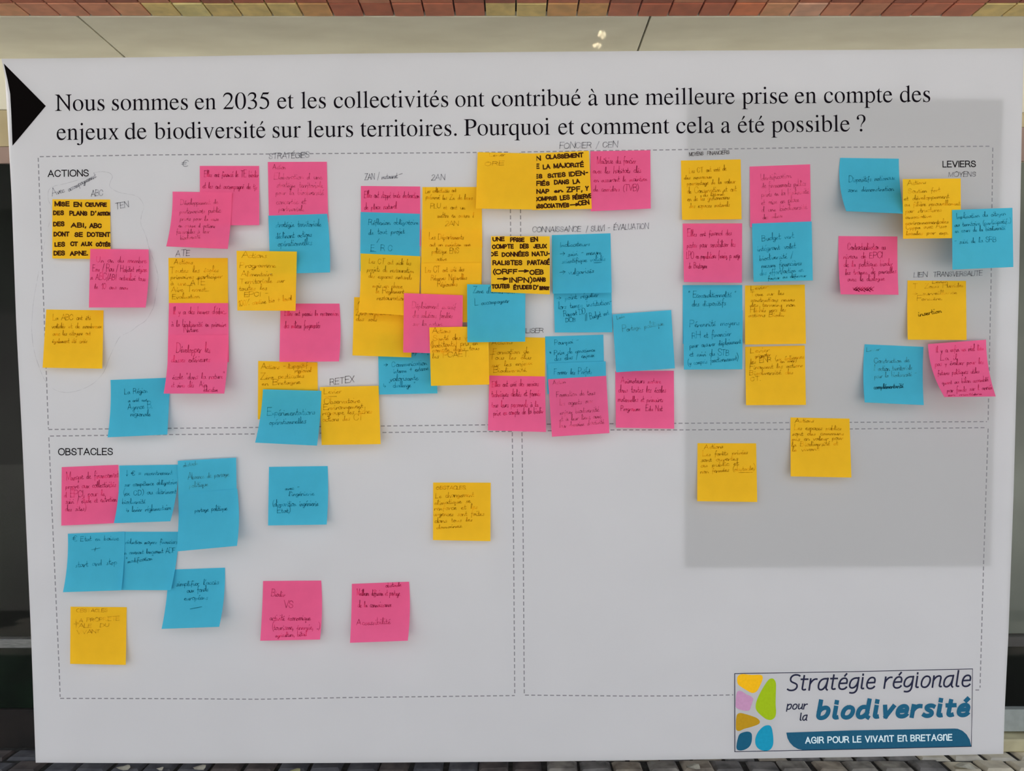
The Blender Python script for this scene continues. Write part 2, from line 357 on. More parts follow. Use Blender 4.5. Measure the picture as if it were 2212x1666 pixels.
# clean single-line lower case for the printed emblem, x-height 7.2, ascender 11
LOGO = {
'a': (5.9, "M5.2 7 C3 7.5 0 6.9 0 2.8 C0 .9 .8 0 2 0 C3.8 0 5 2.6 5.2 4.4 M5.5 7.3 L5.1 1.4 C5.1 .5 5.5 .2 6 -.2"),
'b': (5.6, "M.2 11.8 L.2 2 C.2 .7 .8 0 2 0 C4.4 0 5.4 2.4 5.4 4.6 C5.4 6.4 4.6 7.2 3.4 7.2 C1.8 7.2 .7 5.8 .3 4.6"),
'd': (6, "M4.6 6.6 C3.8 7.2 3.2 7.2 2.7 7.2 C.9 7.2 0 5 0 2.7 C0 .9 .8 0 1.9 0 C3.4 0 4.5 1.6 5 3 M5.1 11.8 L5 1.3 C5 .6 5.4 .2 6 -.2"),
'e': (5, "M.1 3.8 L4.8 3.9 C5.2 6 4.4 7.2 2.9 7.2 C1 7.2 0 5.2 0 3 C0 1 1 0 2.5 0 C3.8 0 4.5 .5 5 1.3"),
'g': (5.4, "M5.2 6.9 C3.6 7.5 0 7.2 0 3 C0 1.4 .8 .7 2 .7 C3.6 .7 5 2.8 5.1 4.4 M5.3 7.3 L5.2 .6 C5.1 -2.2 3.4 -3 .9 -2.4"),
'i': (2, "M.6 7.2 L.6 1.2 C.6 .2 1.2 0 2 .2 M.5 8.9 L.5 9.5"),
'l': (2.2, "M.5 10.3 L.5 1.2 C.5 .2 1.1 0 2 .2"),
'n': (5.4, "M.2 7.2 L.2 0 M.3 4.4 C1.2 6.4 2.4 7.2 3.6 7.2 C4.8 7.2 5 6.2 4.8 4.6 L4.6 1.2 C4.6 .3 5.2 .1 5.8 .3"),
'o': (5.4, "M2.9 7.2 C1 7.2 0 5 0 2.8 C0 1 .9 0 2.4 0 C4.4 0 5.4 2.2 5.4 4.4 C5.4 6.2 4.5 7.2 2.9 7.2 L2.7 7.2"),
'p': (5.6, "M.2 7.2 L.2 -2.8 M.4 4.6 C1.2 6.4 2.4 7.2 3.6 7.2 C4.8 7.2 5.4 6.3 5.4 4.8 C5.4 2.2 4.2 0 2 0 C1.2 0 .6 .2 .3 .5"),
'r': (4, "M.2 7.2 L.2 0 M.3 4 C1.2 6.2 2.6 7.4 4.2 7"),
's': (4.2, "M4.4 6.7 C3.8 7.1 3.2 7.2 2.6 7.2 C1.4 7.2 .6 6.6 .6 5.6 C.6 4 4 3.8 4 1.9 C4 .6 3 0 1.8 0 C1 0 .4 .2 -.2 .7"),
't': (3.6, "M1.2 9.4 L1.1 1.4 C1.1 .3 2 -.1 3.2 .4 M-.4 7.1 L3.8 7.1"),
'u': (5.4, "M.4 7.2 L.3 1.8 C.3 -.8 3.6 0 4.8 3.2 M5 7.2 L5 1.2 C5 .4 5.4 .2 5.8 .1"),
'v': (5, "M.4 7.2 L1.7 0 L5.2 7.2"),
' ': (3.4, ""),
}
for k_ in list(CURS):      # small bodies, tall loops
    w_, p_ = CURS[k_]
    out_, isy = [], False
    for tk in p_.replace(',', ' ').split():
        pre = ''
        if tk[0].isalpha(): pre, tk = tk[0], tk[1:]
        if pre: isy = False
        if tk:
            val = float(tk)
            if isy: val = val * .72 if val <= 5 else 3.6 + (val - 5) * 1.27
            out_.append(pre + '%.2f' % val); isy = not isy
        else: out_.append(pre)
    CURS[k_] = (w_, ' '.join(out_))
def accent(font, base, new, stroke, dx=0):
    w, p = font[base]
    font[new] = (w, p + " " + stroke)
for f_, st in ((CURS, "M1.6 5.6 L3.2 7.4"),):
    for b_, n_ in (('e', 'é'),): accent(f_, b_, n_, st)
accent(CURS, 'e', 'è', "M1.2 7.2 L2.8 5.6")
accent(CURS, 'e', 'ê', "M.8 5.4 L1.8 6.8 L2.8 5.4")
accent(CURS, 'a', 'à', "M1.2 7.2 L2.8 5.6")
accent(CURS, 'o', 'ô', "M1 6.3 L2.2 7.8 L3.4 6.3")
accent(CURS, 'i', 'î', "M-.4 6.3 L.6 7.8 L1.6 6.3")
accent(CAPS, 'E', 'É', "M2.2 11.4 L4.4 13.6")
accent(CAPS, 'O', 'Ô', "M2.4 11.4 L4.2 13 L6 11.4")
accent(LOGO, 'e', 'é', "M2.9 8.6 L3.9 10")
for k_ in "ST": LOGO[k_] = CAPS[k_]
LOGO['S'] = (6, "M6.2 9.4 C5.2 10 4.4 10.1 3.6 10.1 C1.8 10.1 .5 9 .5 7.4 C.5 4.4 5.4 5.4 5.4 2.6 C5.4 1 4 0 2.2 0 C1.2 0 .2 .2 -.5 .8")
LOGOB = dict(LOGO)
LOGOB['i'] = (2, 'M.6 7.2 L.6 1.2 C.6 .2 1.2 0 2 .2 M.5 10.5 L.5 11.2')
LOGOB['t'] = (3.6, 'M1.2 10.2 L1.1 1.4 C1.1 .3 2 -.1 3.2 .4 M-.4 7.1 L3.8 7.1')
LOGOB['é'] = (5, LOGO['e'][1] + ' M3 10.2 L3.8 11.4')
CAPS['n'] = (6, "M.2 9.6 L.2 0 M.3 6.6 C1.2 9 2.4 10 3.8 10 C5.4 10 5.6 8.6 5.6 7 L5.6 1.6 C5.6 .4 6.2 .1 7 .2")

HAND = dict(CAPS); HAND.update(CURS)

# ------------------------------------------------------------------ strokes
class Strokes:
    """flat ribbons laid in the picture's pixel frame, mapped on to a sheet by fn(px,py)->point"""
    step = 2.2e-5
    def __init__(self, fn):
        self.fn, self.v, self.f, self.k = fn, [], [], 0
    def line(self, pts, w):
        # drop doubles
        q = [pts[0]]
        for p in pts[1:]:
            if abs(p[0] - q[-1][0]) + abs(p[1] - q[-1][1]) > 0.12: q.append(p)
        if len(q) < 2: return
        # split at sharp corners
        runs, cur = [], [q[0]]
        for i in range(1, len(q)):
            cur.append(q[i])
            if i < len(q) - 1:
                ax, ay = q[i][0] - q[i-1][0], q[i][1] - q[i-1][1]
                bx, by = q[i+1][0] - q[i][0], q[i+1][1] - q[i][1]
                c = (ax*bx + ay*by) / (math.hypot(ax, ay) * math.hypot(bx, by))
                if c < 0.4:
                    runs.append(cur); cur = [q[i]]
        runs.append(cur)
        for r in runs:
            n = len(r)
            if n < 2: continue
            r = list(r)
            for a, b in ((0, 1), (n-1, n-2)):   # small square cap
                dx, dy = r[a][0] - r[b][0], r[a][1] - r[b][1]
                L = math.hypot(dx, dy) or 1
                r[a] = (r[a][0] + dx/L*w*.42, r[a][1] + dy/L*w*.42)
            base = len(self.v)
            self.k += 1
            off = Vector((0, -self.step * (self.k % 9), 0))
            for i in range(n):
                p0, p1 = r[max(0, i-1)], r[min(n-1, i+1)]
                dx, dy = p1[0] - p0[0], p1[1] - p0[1]
                L = math.hypot(dx, dy) or 1
                nx, ny = -dy/L*w/2, dx/L*w/2
                off2 = off + Vector((0, -4e-6 * i, 0))
                self.v.append(self.fn(r[i][0] + nx, r[i][1] + ny) + off2)
                self.v.append(self.fn(r[i][0] - nx, r[i][1] - ny) + off2)
            for i in range(n-1):
                k = base + 2*i
                self.f.append((k, k+1, k+3, k+2))
    def text(self, s, x0, y0, x1, y1, h, w, font=HAND, unit=5.0, slant=0.0, jit=0.0, gap=1.5, space=None, seg=6, thick=None):
        """h = pixel height of `unit` font units"""
        tot = 0; lay = []
        for ch in s:
            if ch not in font: ch = ch.lower() if ch.lower() in font else ' '
            adv, path = font[ch]
            if ch == ' ': adv = space or adv * (1.5 if font is HAND else 1)
            lay.append((tot, path)); tot += adv + (gap if ch.isupper() or font is not HAND else gap * .35)
        tot -= gap
        L = math.hypot(x1 - x0, y1 - y0)
        sx, sy = L / max(tot, .1), h / unit
        ux, uy = (x1 - x0) / L, (y1 - y0) / L
        for ox, path in lay:
            jy = random.uniform(-jit, jit) * 1.3
            js = 1 + random.uniform(-jit, jit) * .25
            for pts, cl in parse(path, seg):
                out = []
                a1, a2 = random.uniform(-jit, jit), random.uniform(-jit, jit)
                for k, (gx, gy) in enumerate(pts):
                    gx2 = gx * js + slant * gy + a1 * .4 * math.sin(gy)
                    gy2 = gy * js + jy * .5 + a2 * .5 * math.sin(gx * 1.1)
                    X = (ox + gx2) * sx; Y = gy2 * sy
                    out.append((x0 + ux * X + uy * Y, y0 + uy * X - ux * Y))
                self.line(out, w)

def fill_glyphs(s, font, x0, y0, x1, y1, emy, fn):
    """filled outlines via a 2D curve, returned as verts, faces mapped by fn"""
    cu = bpy.data.curves.new('tmp', 'CURVE')
    cu.dimensions = '2D'; cu.fill_mode = 'BOTH'
    tot = 0
    for ch in s:
        adv, path = font[ch]
        for pts, cl in parse(path, 6):
            q = [pts[0]]
            for p in pts[1:]:
                if abs(p[0]-q[-1][0]) + abs(p[1]-q[-1][1]) > 1: q.append(p)
            if abs(q[0][0]-q[-1][0]) + abs(q[0][1]-q[-1][1]) < 1: q.pop()
            sp = cu.splines.new('POLY')
            sp.points.add(len(q) - 1)
            for k, p in enumerate(q): sp.points[k].co = ((tot + p[0]) / 1000, p[1] / 1000, 0, 1)
            sp.use_cyclic_u = True
        tot += adv
    ob = bpy.data.objects.new('tmp', cu)
    C.objects.link(ob)
    dg = bpy.context.evaluated_depsgraph_get()
    me = bpy.data.meshes.new_from_object(ob.evaluated_get(dg))
    L = math.hypot(x1 - x0, y1 - y0)
    lo = min(q.co.x for q in me.vertices); hi = max(q.co.x for q in me.vertices)
    sx = L / (hi - lo)
    ux, uy = (x1 - x0) / L, (y1 - y0) / L
    v = []
    for q in me.vertices:
        X, Y = (q.co.x - lo) * sx, q.co.y * emy
        v.append(fn(x0 + ux * X + uy * Y, y0 + uy * X - ux * Y))
    f = [tuple(p.vertices) for p in me.polygons]
    bpy.data.objects.remove(ob); bpy.data.curves.remove(cu); bpy.data.meshes.remove(me)
    return v, f

def smooth_closed(pts, n=5, closed=True):
    out = []; m = len(pts)
    rng = range(m) if closed else range(m - 1)
    for i in rng:
        if closed: p0, p1, p2, p3 = pts[i-1], pts[i], pts[(i+1) % m], pts[(i+2) % m]
        else: p0, p1, p2, p3 = pts[max(0, i-1)], pts[i], pts[i+1], pts[min(m-1, i+2)]
        for k in range(n):
            t = k / n
            out.append(tuple(0.5 * (2*p1[d] + (p2[d]-p0[d])*t + (2*p0[d]-5*p1[d]+4*p2[d]-p3[d])*t*t + (3*p1[d]-p0[d]-3*p2[d]+p3[d])*t**3) for d in (0, 1)))
    if not closed: out.append(pts[-1])
    return out

# ------------------------------------------------------------------ materials
M = {}
M['poster'] = mat_paper('poster_paper', (226, 227, 230), trans=0.47, var=0.985, scale=6)
M['backing'] = mat_plain('backing_card', (238, 237, 238), rough=0.9, scale=30, spec=0.1)
M['greysheet'] = mat_plain('grey_card', (92, 92, 88), rough=0.9, scale=20, spec=0.1)
M['yellow'] = mat_paper('yellow_paper', (255, 202, 48), trans=0.34, var=0.97)
M['pink'] = mat_paper('pink_paper', (249, 108, 158), trans=0.34, var=0.97)
M['blue'] = mat_paper('blue_paper', (80, 191, 222), trans=0.34, var=0.97)
M['ink_yellow'] = mat_filter('pen_on_yellow', (.66, .56, .40, 1))
M['ink_pink'] = mat_filter('pen_on_pink', (.66, .42, .50, 1))
M['ink_blue'] = mat_filter('pen_on_blue', (.40, .53, .56, 1))
M['ink_strong'] = mat_filter('pen_strong', (.34, .32, .32, 1))
M['ink_faint'] = mat_filter('pen_faint', (.76, .64, .62, 1))
M['marker'] = mat_print('marker_ink', (58, 32, 20))
M['pencil'] = mat_filter('pencil', (.50, .50, .52, 1))
M['pencil_faint'] = mat_filter('pencil_faint', (.86, .86, .88, 1))
M['black'] = mat_print('print_black', (20, 16, 22))
M['arrow'] = mat_print('print_arrow_black', (14, 12, 12))
M['dash'] = mat_print('print_grey', (140, 140, 146))
M['slate'] = mat_print('print_slate', (44, 46, 68))
M['teal'] = mat_print('print_teal', (38, 98, 130))
M['band'] = mat_print('print_band', (38, 92, 122))
M['lightblue'] = mat_print('print_pale_blue', (214, 236, 244))
M['l_yellow'] = mat_print('print_yellow', (245, 188, 34))
M['l_green'] = mat_print('print_green', (160, 190, 34))
M['l_lilac'] = mat_print('print_lilac', (196, 148, 186))
M['l_ochre'] = mat_print('print_ochre', (186, 146, 36))
M['l_dark'] = mat_print('print_dark_teal', (34, 94, 124))
M['l_cyan'] = mat_print('print_cyan', (34, 150, 186))

# ------------------------------------------------------------------ the setting
# ground
M['mortar'] = mat_plain('mortar', (60, 58, 56), (40, 38, 38), rough=0.95, scale=60, bump=0.4)
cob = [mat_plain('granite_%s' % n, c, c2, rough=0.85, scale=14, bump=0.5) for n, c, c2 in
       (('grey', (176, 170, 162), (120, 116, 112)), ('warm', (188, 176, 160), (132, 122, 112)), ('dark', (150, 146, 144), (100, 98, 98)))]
cob_shade = [mat_plain('granite_%s' % n, c, c2, rough=0.85, scale=14, bump=0.5) for n, c, c2 in
       (('slate', (104, 104, 110), (74, 74, 80)), ('blue', (112, 112, 118), (80, 80, 88)), ('brown', (110, 100, 98), (78, 72, 72)))]  # granite darkened to paint in the shade on the left
cob_lit = [mat_plain('granite_%s' % n, c, c2, rough=0.85, scale=14, bump=0.5) for n, c, c2 in
       (('pale', (238, 232, 218), (206, 200, 188)), ('cream', (242, 232, 210), (208, 198, 180)))]  # granite lightened to paint in the brighter light on the right
floor = empty('floor', (0, 0, 0), kind='structure')
v, f = box_vf(-30, 30, -3.25, 3.6, -0.08, -0.012)
child('mortar_bed', v, f, M['mortar'], floor)
M['square'] = mat_plain('street_paving', (158, 158, 156), (132, 132, 130), rough=0.9, scale=2, bump=0.2)
v, f = box_vf(-30, 30, -40, -3.25, -0.08, -0.004)
child('street', v, f, M['square'], floor)
CW, CDp = 0.130, 0.100
stuff_v, stuff_f = [], []
def cobble_geo(cx, cy, r):
    w, d = CW/2 - .006 - r.random()*.003, CDp/2 - .005 - r.random()*.003
    z = -0.004 + r.random()*.008
    b = .012
    j = lambda s: (r.random() - .5) * s
    top = [(cx-w+b+j(.008), cy-d+b+j(.006), z), (cx+w-b+j(.008), cy-d+b+j(.006), z+j(.006)), (cx+w-b+j(.008), cy+d-b+j(.006), z+j(.006)), (cx-w+b+j(.008), cy+d-b+j(.006), z)]
    mid = [(cx-w+j(.004), cy-d+j(.004), z-.009), (cx+w+j(.004), cy-d+j(.004), z-.009), (cx+w+j(.004), cy+d+j(.004), z-.009), (cx-w+j(.004), cy+d+j(.004), z-.009)]
    bot = [(p[0], p[1], -.03) for p in mid]
    vv = top + mid + bot
    ff = [(0, 1, 2, 3)]
    for k in range(4):
        k2 = (k+1) % 4
        ff += [(k+4, k2+4, k2, k), (k+8, k2+8, k2+4, k+4)]
    return vv, ff
rr = random.Random(3)
rows = []
yb = 3.235
k = 0
while yb - k*CDp > -3.2:
    cy = yb - k*CDp - CDp/2
    off = (k % 2) * CW/2
    n = int(3.2 / CW)
    for i in range(-n, n+1):
        cx = i*CW + off + rr.uniform(-.006, .006)
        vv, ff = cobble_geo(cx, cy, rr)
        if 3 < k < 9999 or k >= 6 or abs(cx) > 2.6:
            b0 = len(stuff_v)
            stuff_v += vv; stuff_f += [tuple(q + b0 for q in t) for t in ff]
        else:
            child('cobble', vv, ff, rr.choice(cob_shade if cx < .15 + rr.uniform(-.3, .3) else (cob_lit if cx > 1.55 + rr.uniform(-.2, .2) else cob)), floor)  # shade-to-light change along x is put into the stone colours
    k += 1
st = child('cobble_paving', stuff_v, stuff_f, cob[0], floor)
st['kind'] = 'stuff'
# fallen pale scraps of leaves on the cobbles
M['leaf'] = mat_plain('dry_leaf', (206, 206, 150), (180, 176, 140), rough=0.8, scale=80)
M['leafw'] = mat_plain('pale_leaf', (226, 222, 206), (206, 200, 184), rough=0.8, scale=80)
def ground_pt(px, py, z=0.0):
    x = (px - CX) / FX; y = (CY - py) / FX
    dy = cp - y*sp_; dz = sp_ + y*cp
    t = (z - CAMZ) / dz
    return Vector((x*t, dy*t, z))
leaves = [(267, 1657, .022, 'leafw', 'pale dry leaf on the cobbles under the poster, furthest left'),
          (345, 1660, .012, 'leafw', 'tiny pale scrap on the cobbles, next right of the leftmost leaf'),
          (430, 1657, .020, 'leafw', 'pale leaf scrap on the cobbles left of the yellow green one'),
          (636, 1664, .018, 'leaf', 'yellow green leaf on the cobbles under the poster'),
          (1498, 1655, .022, 'leafw', 'pale leaf on the grey cobbles below the printed emblem, left'),
          (2084, 1654, .030, 'leafw', 'larger pale scrap on the cobbles near the poster right corner')]
for px, py, r_, mt, lab in leaves:
    c = ground_pt(px, py, 0.010)
    n = 10; vv = []
    for i in range(n):
        a = 2*math.pi*i/n
        q = r_*(.8 + .3*rr.random())
        vv.append((c.x + q*1.3*math.cos(a), c.y + q*math.sin(a), .008 + .004*math.sin(a*2)))
    vv.append((c.x, c.y, .012))
    o = mesh_obj('leaf', vv, [(i, (i+1) % n, n) for i in range(n)], M[mt], loc=(c.x, c.y, .008))
    tag(o, lab, 'leaf', 'fallen leaves on the cobbles')

# back wall, at Y = 3.29
YW = 3.29
M['cream'] = mat_plain('cream_panel', (246, 242, 224), (234, 229, 210), rough=0.45, scale=3.0, bump=0.25, stretch=(1, 2.2, 1))
M['creamwall'] = mat_plain('cream_render', (216, 200, 160), (196, 180, 142), rough=0.7, scale=5)
M['joint'] = mat_plain('dark_joint', (46, 38, 22), rough=0.9)
M['glassdark'] = mat_plain('dark_glass', (20, 26, 21), (14, 16, 14), rough=0.3, scale=3, spec=0.15)
M['glassgreen'] = mat_plain('green_dark_glass', (26, 42, 30), (18, 26, 20), rough=0.3, scale=4, spec=0.15)
M['greygreen'] = mat_plain('grey_green_panel', (122, 128, 118), (98, 104, 96), rough=0.3, scale=2)
M['alu'] = mat_plain('brushed_aluminium', (150, 152, 152), (126, 128, 128), rough=0.45, metal=0.5, scale=30, stretch=(1, 1, 12))
M['frame_pale'] = mat_plain('pale_frame', (182, 190, 188), rough=0.5)
M['frame_dark'] = mat_plain('dark_frame', (66, 66, 66), rough=0.5)
M['brown'] = mat_plain('dark_brown_plinth', (38, 30, 26), (22, 18, 16), rough=0.8, scale=6)
M['sill'] = mat_plain('sill_stone', (222, 214, 176), (196, 186, 150), rough=0.7, scale=9, bump=0.3)

def zat(py, Y=YW): return at(CX, py, Y).z
M['sky_block_face'] = mat_plain('sky_block_facade', (112, 110, 112), (92, 90, 92), rough=0.9, scale=1.5)
opp = empty('wall_sky_block', (0, -14, 0), kind='structure')  # unseen building opposite, added to block low sky light from the poster
v, f = box_vf(-22, 22, -14.5, -14, 0, 7)
child('sky_block_face', v, f, M['sky_block_face'], opp)
for i_ in range(14):
    v, f = box_vf(-20.5 + i_*3, -19.0 + i_*3, -14.0, -13.92, 3.2, 5.2, .02)
    child('window', v, f, M['glassdark'], opp)  # panes on the added building
wall = empty('wall_back', (0, YW, 0), kind='structure')
zc = 1.45 + 1.40                       # underside of the soffit
v, f = box_vf(-4.2, 4.2, YW, YW+.25, 0, 3.2)
child('masonry', v, f, M['creamwall'], wall)
v, f = box_vf(-4.2, 1.2, YW-.012, YW, zat(318), zat(240), .002)
child('fascia_board', v, f, M['creamwall'], wall)
M['rose'] = mat_plain('rose_render', (182, 156, 146), (160, 136, 128), rough=0.7, scale=4)
v, f = box_vf(-4.2, 1.2, YW-.014, YW, zat(355), zat(319), .002)
child('fascia_board', v, f, M['rose'], wall)
v, f = box_vf(-4.2, 1.2, YW-.016, YW, zat(239), zc, .002)
child('fascia_board', v, f, M['cream'], wall)
v, f = box_vf(1.205, 4.2, YW-.014, YW, zat(245), zc, .002)
child('fascia_board', v, f, M['cream'], wall)
v, f = box_vf(1.205, 4.2, YW-.010, YW, zat(276), zat(249), .002)
child('fascia_board', v, f, M['creamwall'], wall)
v, f = box_vf(1.205, 4.2, YW-.012, YW, zat(350), zat(277), .002)
child('fascia_board', v, f, M['rose'], wall)

def window(name, x0, x1, rows_):
    w = empty(name, (0.5*(x0+x1), YW, 0), kind='structure')
    for nm, p0, p1, dep, mt in rows_:
        v, f = box_vf(x0, x1, YW-dep, YW+.01, zat(p1), zat(p0), .002)
        child(nm, v, f, M[mt], w)
    for x in (x0, x1):
        v, f = box_vf(x-.02, x+.02, YW-.045, YW+.01, zat(1590), zat(352), .003)
        child('mullion', v, f, M['frame_dark'], w)
    return w
window('window_2', -3.6, -1.2, [('pane', 356, 1374, .01, 'glassdark'), ('transom', 1375, 1394, .04, 'alu'),
       ('pane', 1394, 1528, .012, 'glassgreen'), ('kick_plate', 1528, 1630, .03, 'brown')])
window('window_3', 1.2, 3.6, [('pane', 352, 1368, .01, 'greygreen'), ('transom', 1369, 1391, .04, 'frame_dark'),
       ('pane', 1391, 1524, .012, 'glassdark'), ('bottom_rail', 1524, 1571, .045, 'frame_pale')])
v, f = box_vf(1.2, 3.6, YW-.10, YW, 0, zat(1576), .006)
child('sill', v, f, M['sill'], wall)
v, f = box_vf(-1.18, 1.18, YW-.03, YW, 0, zat(356), .004)
child('closed_panel', v, f, M['frame_dark'], wall)

# soffit: cream panels then terracotta tiles
ceil = empty('ceiling', (0, 2.9, zc), kind='structure')
YT = 2.905                              # where the tiles begin
v, f = box_vf(-4.2, 4.2, -0.5, YW, zc+.02, 3.2)
child('slab', v, f, M['joint'], ceil)
jx = [-4.2, -1.615, .515, 2.62, 4.2]
for a, b in zip(jx[:-1], jx[1:]):
    v, f = box_vf(a+.004, b-.004, YT+.006, YW-.002, zc, zc+.03, .002)
    child('soffit_panel', v, f, M['cream'], ceil)
TC = dict(p=(240, 160, 126), q=(250, 180, 136), c=(252, 223, 147), d=(252, 236, 163), n=(243, 184, 118), b=(209, 116, 87), r=(219, 128, 97), o=(250, 145, 99), k=(252, 194, 165), t=(223, 147, 114), g=(182, 101, 79))
TM = {k_: mat_plain('terracotta_%s' % {'p':'rose','q':'peach','c':'cream','d':'pale','n':'tan','b':'brick','r':'red','o':'orange','k':'pink','t':'umber','g':'dark'}[k_], c, tuple(int(x*.9) for x in c), rough=0.55, scale=18, bump=0.2) for k_, c in TC.items()}
row1 = "pqpppqcdcccnbbrrrccnnrbbboqkptrrrccpptbrqcc"
tw = 0.1124
x_first = (62 - CX) * (YT) / FX          # a joint seen at x=62
start = x_first - 6*tw
row1 = "cbrqc" + row1[1:]
td = 0.098
for r_i in range(4):
    for i in range(46):
        x0 = start + i*tw
        y1 = YT - r_i*td
        key = row1[i % len(row1)] if r_i == 0 else rr.choice("pqcdnbrtg" if r_i > 1 else "gbrtrg")
        dz = rr.uniform(-.0012, .0012)
        v, f = box_vf(x0+.003, x0+tw-.003, y1-td+.003, y1-.003, zc-.002+dz, zc+.022, .002)
        child('tile', v, f, TM[key], ceil)
sv, sf = [], []
for r_i in range(4, 34):
    for i in range(46):
        v, f = box_vf(start+i*tw+.003, start+(i+1)*tw-.003, YT-(r_i+1)*td+.003, YT-r_i*td-.003, zc-.002, zc+.022)
        b0 = len(sv); sv += v; sf += [tuple(q+b0 for q in t) for t in f]
M['field'] = mat_plain('dark_brown_tiles', (96, 70, 58), (80, 58, 48), rough=0.6, scale=10)  # unseen tiles, made dark to cut the bounce onto the poster's top
st = child('tile_field', sv, sf, M['field'], ceil); st['kind'] = 'stuff'

# glass screen that carries the poster
M['glass'], nt, out = base_mat('clear_glass')
tr = nt.nodes.new('ShaderNodeBsdfTransparent'); tr.inputs['Color'].default_value = (.97, .985, .97, 1)
gl = nt.nodes.new('ShaderNodeBsdfGlossy'); gl.inputs['Roughness'].default_value = 0.01
fr = nt.nodes.new('ShaderNodeFresnel'); fr.inputs['IOR'].default_value = 1.17
mx = nt.nodes.new('ShaderNodeMixShader')
nt.links.new(fr.outputs[0], mx.inputs[0]); nt.links.new(tr.outputs[0], mx.inputs[1]); nt.links.new(gl.outputs[0], mx.inputs[2])
nt.links.new(mx.outputs[0], out.inputs['Surface'])
YG = D + .006
scr = empty('glass_screen', (0, YG, 0), kind='structure')
v, f = [(-1.0, YG, .03), (1.0, YG, .03), (1.0, YG, 2.22), (-1.0, YG, 2.22)], [(0, 1, 2, 3)]
child('pane', v, f, M['glass'], scr)
for x in (-1.0, 1.0):
    v, f = box_vf(x-.02, x+.02, YG-.02, YG+.02, 0, 2.25, .003)
    child('post', v, f, M['alu'], scr)
for z0, z1 in ((0.0, .04), (2.21, 2.25)):
    v, f = box_vf(-1.0, 1.0, YG-.018, YG+.018, z0, z1, .003)
    child('rail', v, f, M['alu'], scr)

# hanging lamp of pierced petals behind the photographer; the glass mirrors it above the poster
M['petal'] = mat_plain('white_petal', (240, 244, 238), (226, 232, 226), rough=0.5, scale=30)
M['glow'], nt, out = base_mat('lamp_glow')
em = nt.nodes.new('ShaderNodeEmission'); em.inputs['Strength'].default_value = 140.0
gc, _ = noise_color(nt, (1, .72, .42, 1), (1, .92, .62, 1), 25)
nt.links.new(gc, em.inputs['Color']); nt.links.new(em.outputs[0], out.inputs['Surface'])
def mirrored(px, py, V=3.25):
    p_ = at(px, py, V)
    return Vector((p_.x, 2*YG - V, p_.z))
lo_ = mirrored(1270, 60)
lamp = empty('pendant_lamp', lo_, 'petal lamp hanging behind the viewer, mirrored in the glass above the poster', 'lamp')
def petal(cx, cy, w, h, a, dep=0.0):
    vv = []
    ca, sa = math.cos(a), math.sin(a)
    for k_ in range(8):
        t = 2*math.pi*k_/8
        x = w*math.cos(t)*(1 - .25*math.sin(t)); y = h*math.sin(t)
        q_ = mirrored(cx + x*ca - y*sa, cy + x*sa + y*ca)
        vv.append(Vector((q_.x, q_.y + dep, q_.z)))
    back = [Vector((q_.x, q_.y - .002, q_.z)) for q_ in vv]
    ff = [tuple(range(8)), tuple(range(15, 7, -1))] + [(i, i+8, (i+1) % 8 + 8, (i+1) % 8) for i in range(8)]
    return vv + back, ff
def inside(x, y, poly):
    c = False
    for i in range(len(poly)):
        (xa, ya), (xb, yb) = poly[i], poly[i-1]
        if (ya > y) != (yb > y) and x < (xb-xa)*(y-ya)/(yb-ya)+xa: c = not c
    return c
reg = [(1060,-40),(1090,20),(1115,38),(1180,72),(1245,92),(1262,62),(1300,64),(1322,110),(1392,105),(1405,-40)]
pv, pf = [], []
for r_i in range(13):
    for i in range(30):
        x = 1058 + i*12.6 + (r_i % 2)*6.3 + rr.uniform(-1.5, 1.5); y = -34 + r_i*12 + i*.9 + rr.uniform(-1.5, 1.5)
        if inside(x, y, reg):
            v, f = petal(x, y, 2.6, 4.6, -.25 + rr.uniform(-.2, .2), rr.uniform(-.01, .01))
            b0 = len(pv); pv += v; pf += [tuple(q_+b0 for q_ in t) for t in f]
o = child('petal_shade', pv, pf, M['petal'], lamp); o['kind'] = 'stuff'
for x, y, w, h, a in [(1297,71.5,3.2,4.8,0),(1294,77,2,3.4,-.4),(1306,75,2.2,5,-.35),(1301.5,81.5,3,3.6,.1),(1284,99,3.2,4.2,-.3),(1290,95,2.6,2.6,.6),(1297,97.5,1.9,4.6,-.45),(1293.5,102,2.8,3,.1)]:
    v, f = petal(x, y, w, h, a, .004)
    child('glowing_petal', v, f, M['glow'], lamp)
v, f = box_vf(lo_.x-.003, lo_.x+.003, lo_.y-.006, lo_.y, lo_.z, 3.6)
child('cord', v, f, M['frame_dark'], lamp)

# ------------------------------------------------------------------ the poster
EL = [(3, 127), (9, 158), (14, 180), (19, 205), (22, 340), (35, 700), (48, 950), (67, 1370), (77, 1648)]
ER = [(2212.5, 104), (2208, 240), (2205.5, 370), (2201.5, 600), (2196.5, 800), (2189.7, 1060), (2178.5, 1368), (2170, 1540), (2167.5, 1629)]
ET = [(3, 127), (290, 124), (740, 116), (1100, 112.5), (1472, 109.5), (1900, 107.5), (2212.5, 104)]
EB = [(77, 1648), (400, 1649.5), (740, 1648.5), (1150, 1645.5), (1472, 1641.5), (1900, 1635), (2167.5, 1629)]
def along(poly, t):
    """point at normalised arclength"""
    d = [0]
    for a, b in zip(poly[:-1], poly[1:]): d.append(d[-1] + math.hypot(b[0]-a[0], b[1]-a[1]))
    s = t * d[-1]
    for i in range(len(d)-1):
        if s <= d[i+1] + 1e-9:
            k_ = (s - d[i]) / (d[i+1] - d[i])
            return (poly[i][0] + (poly[i+1][0]-poly[i][0])*k_, poly[i][1] + (poly[i+1][1]-poly[i][1])*k_)
    return poly[-1]
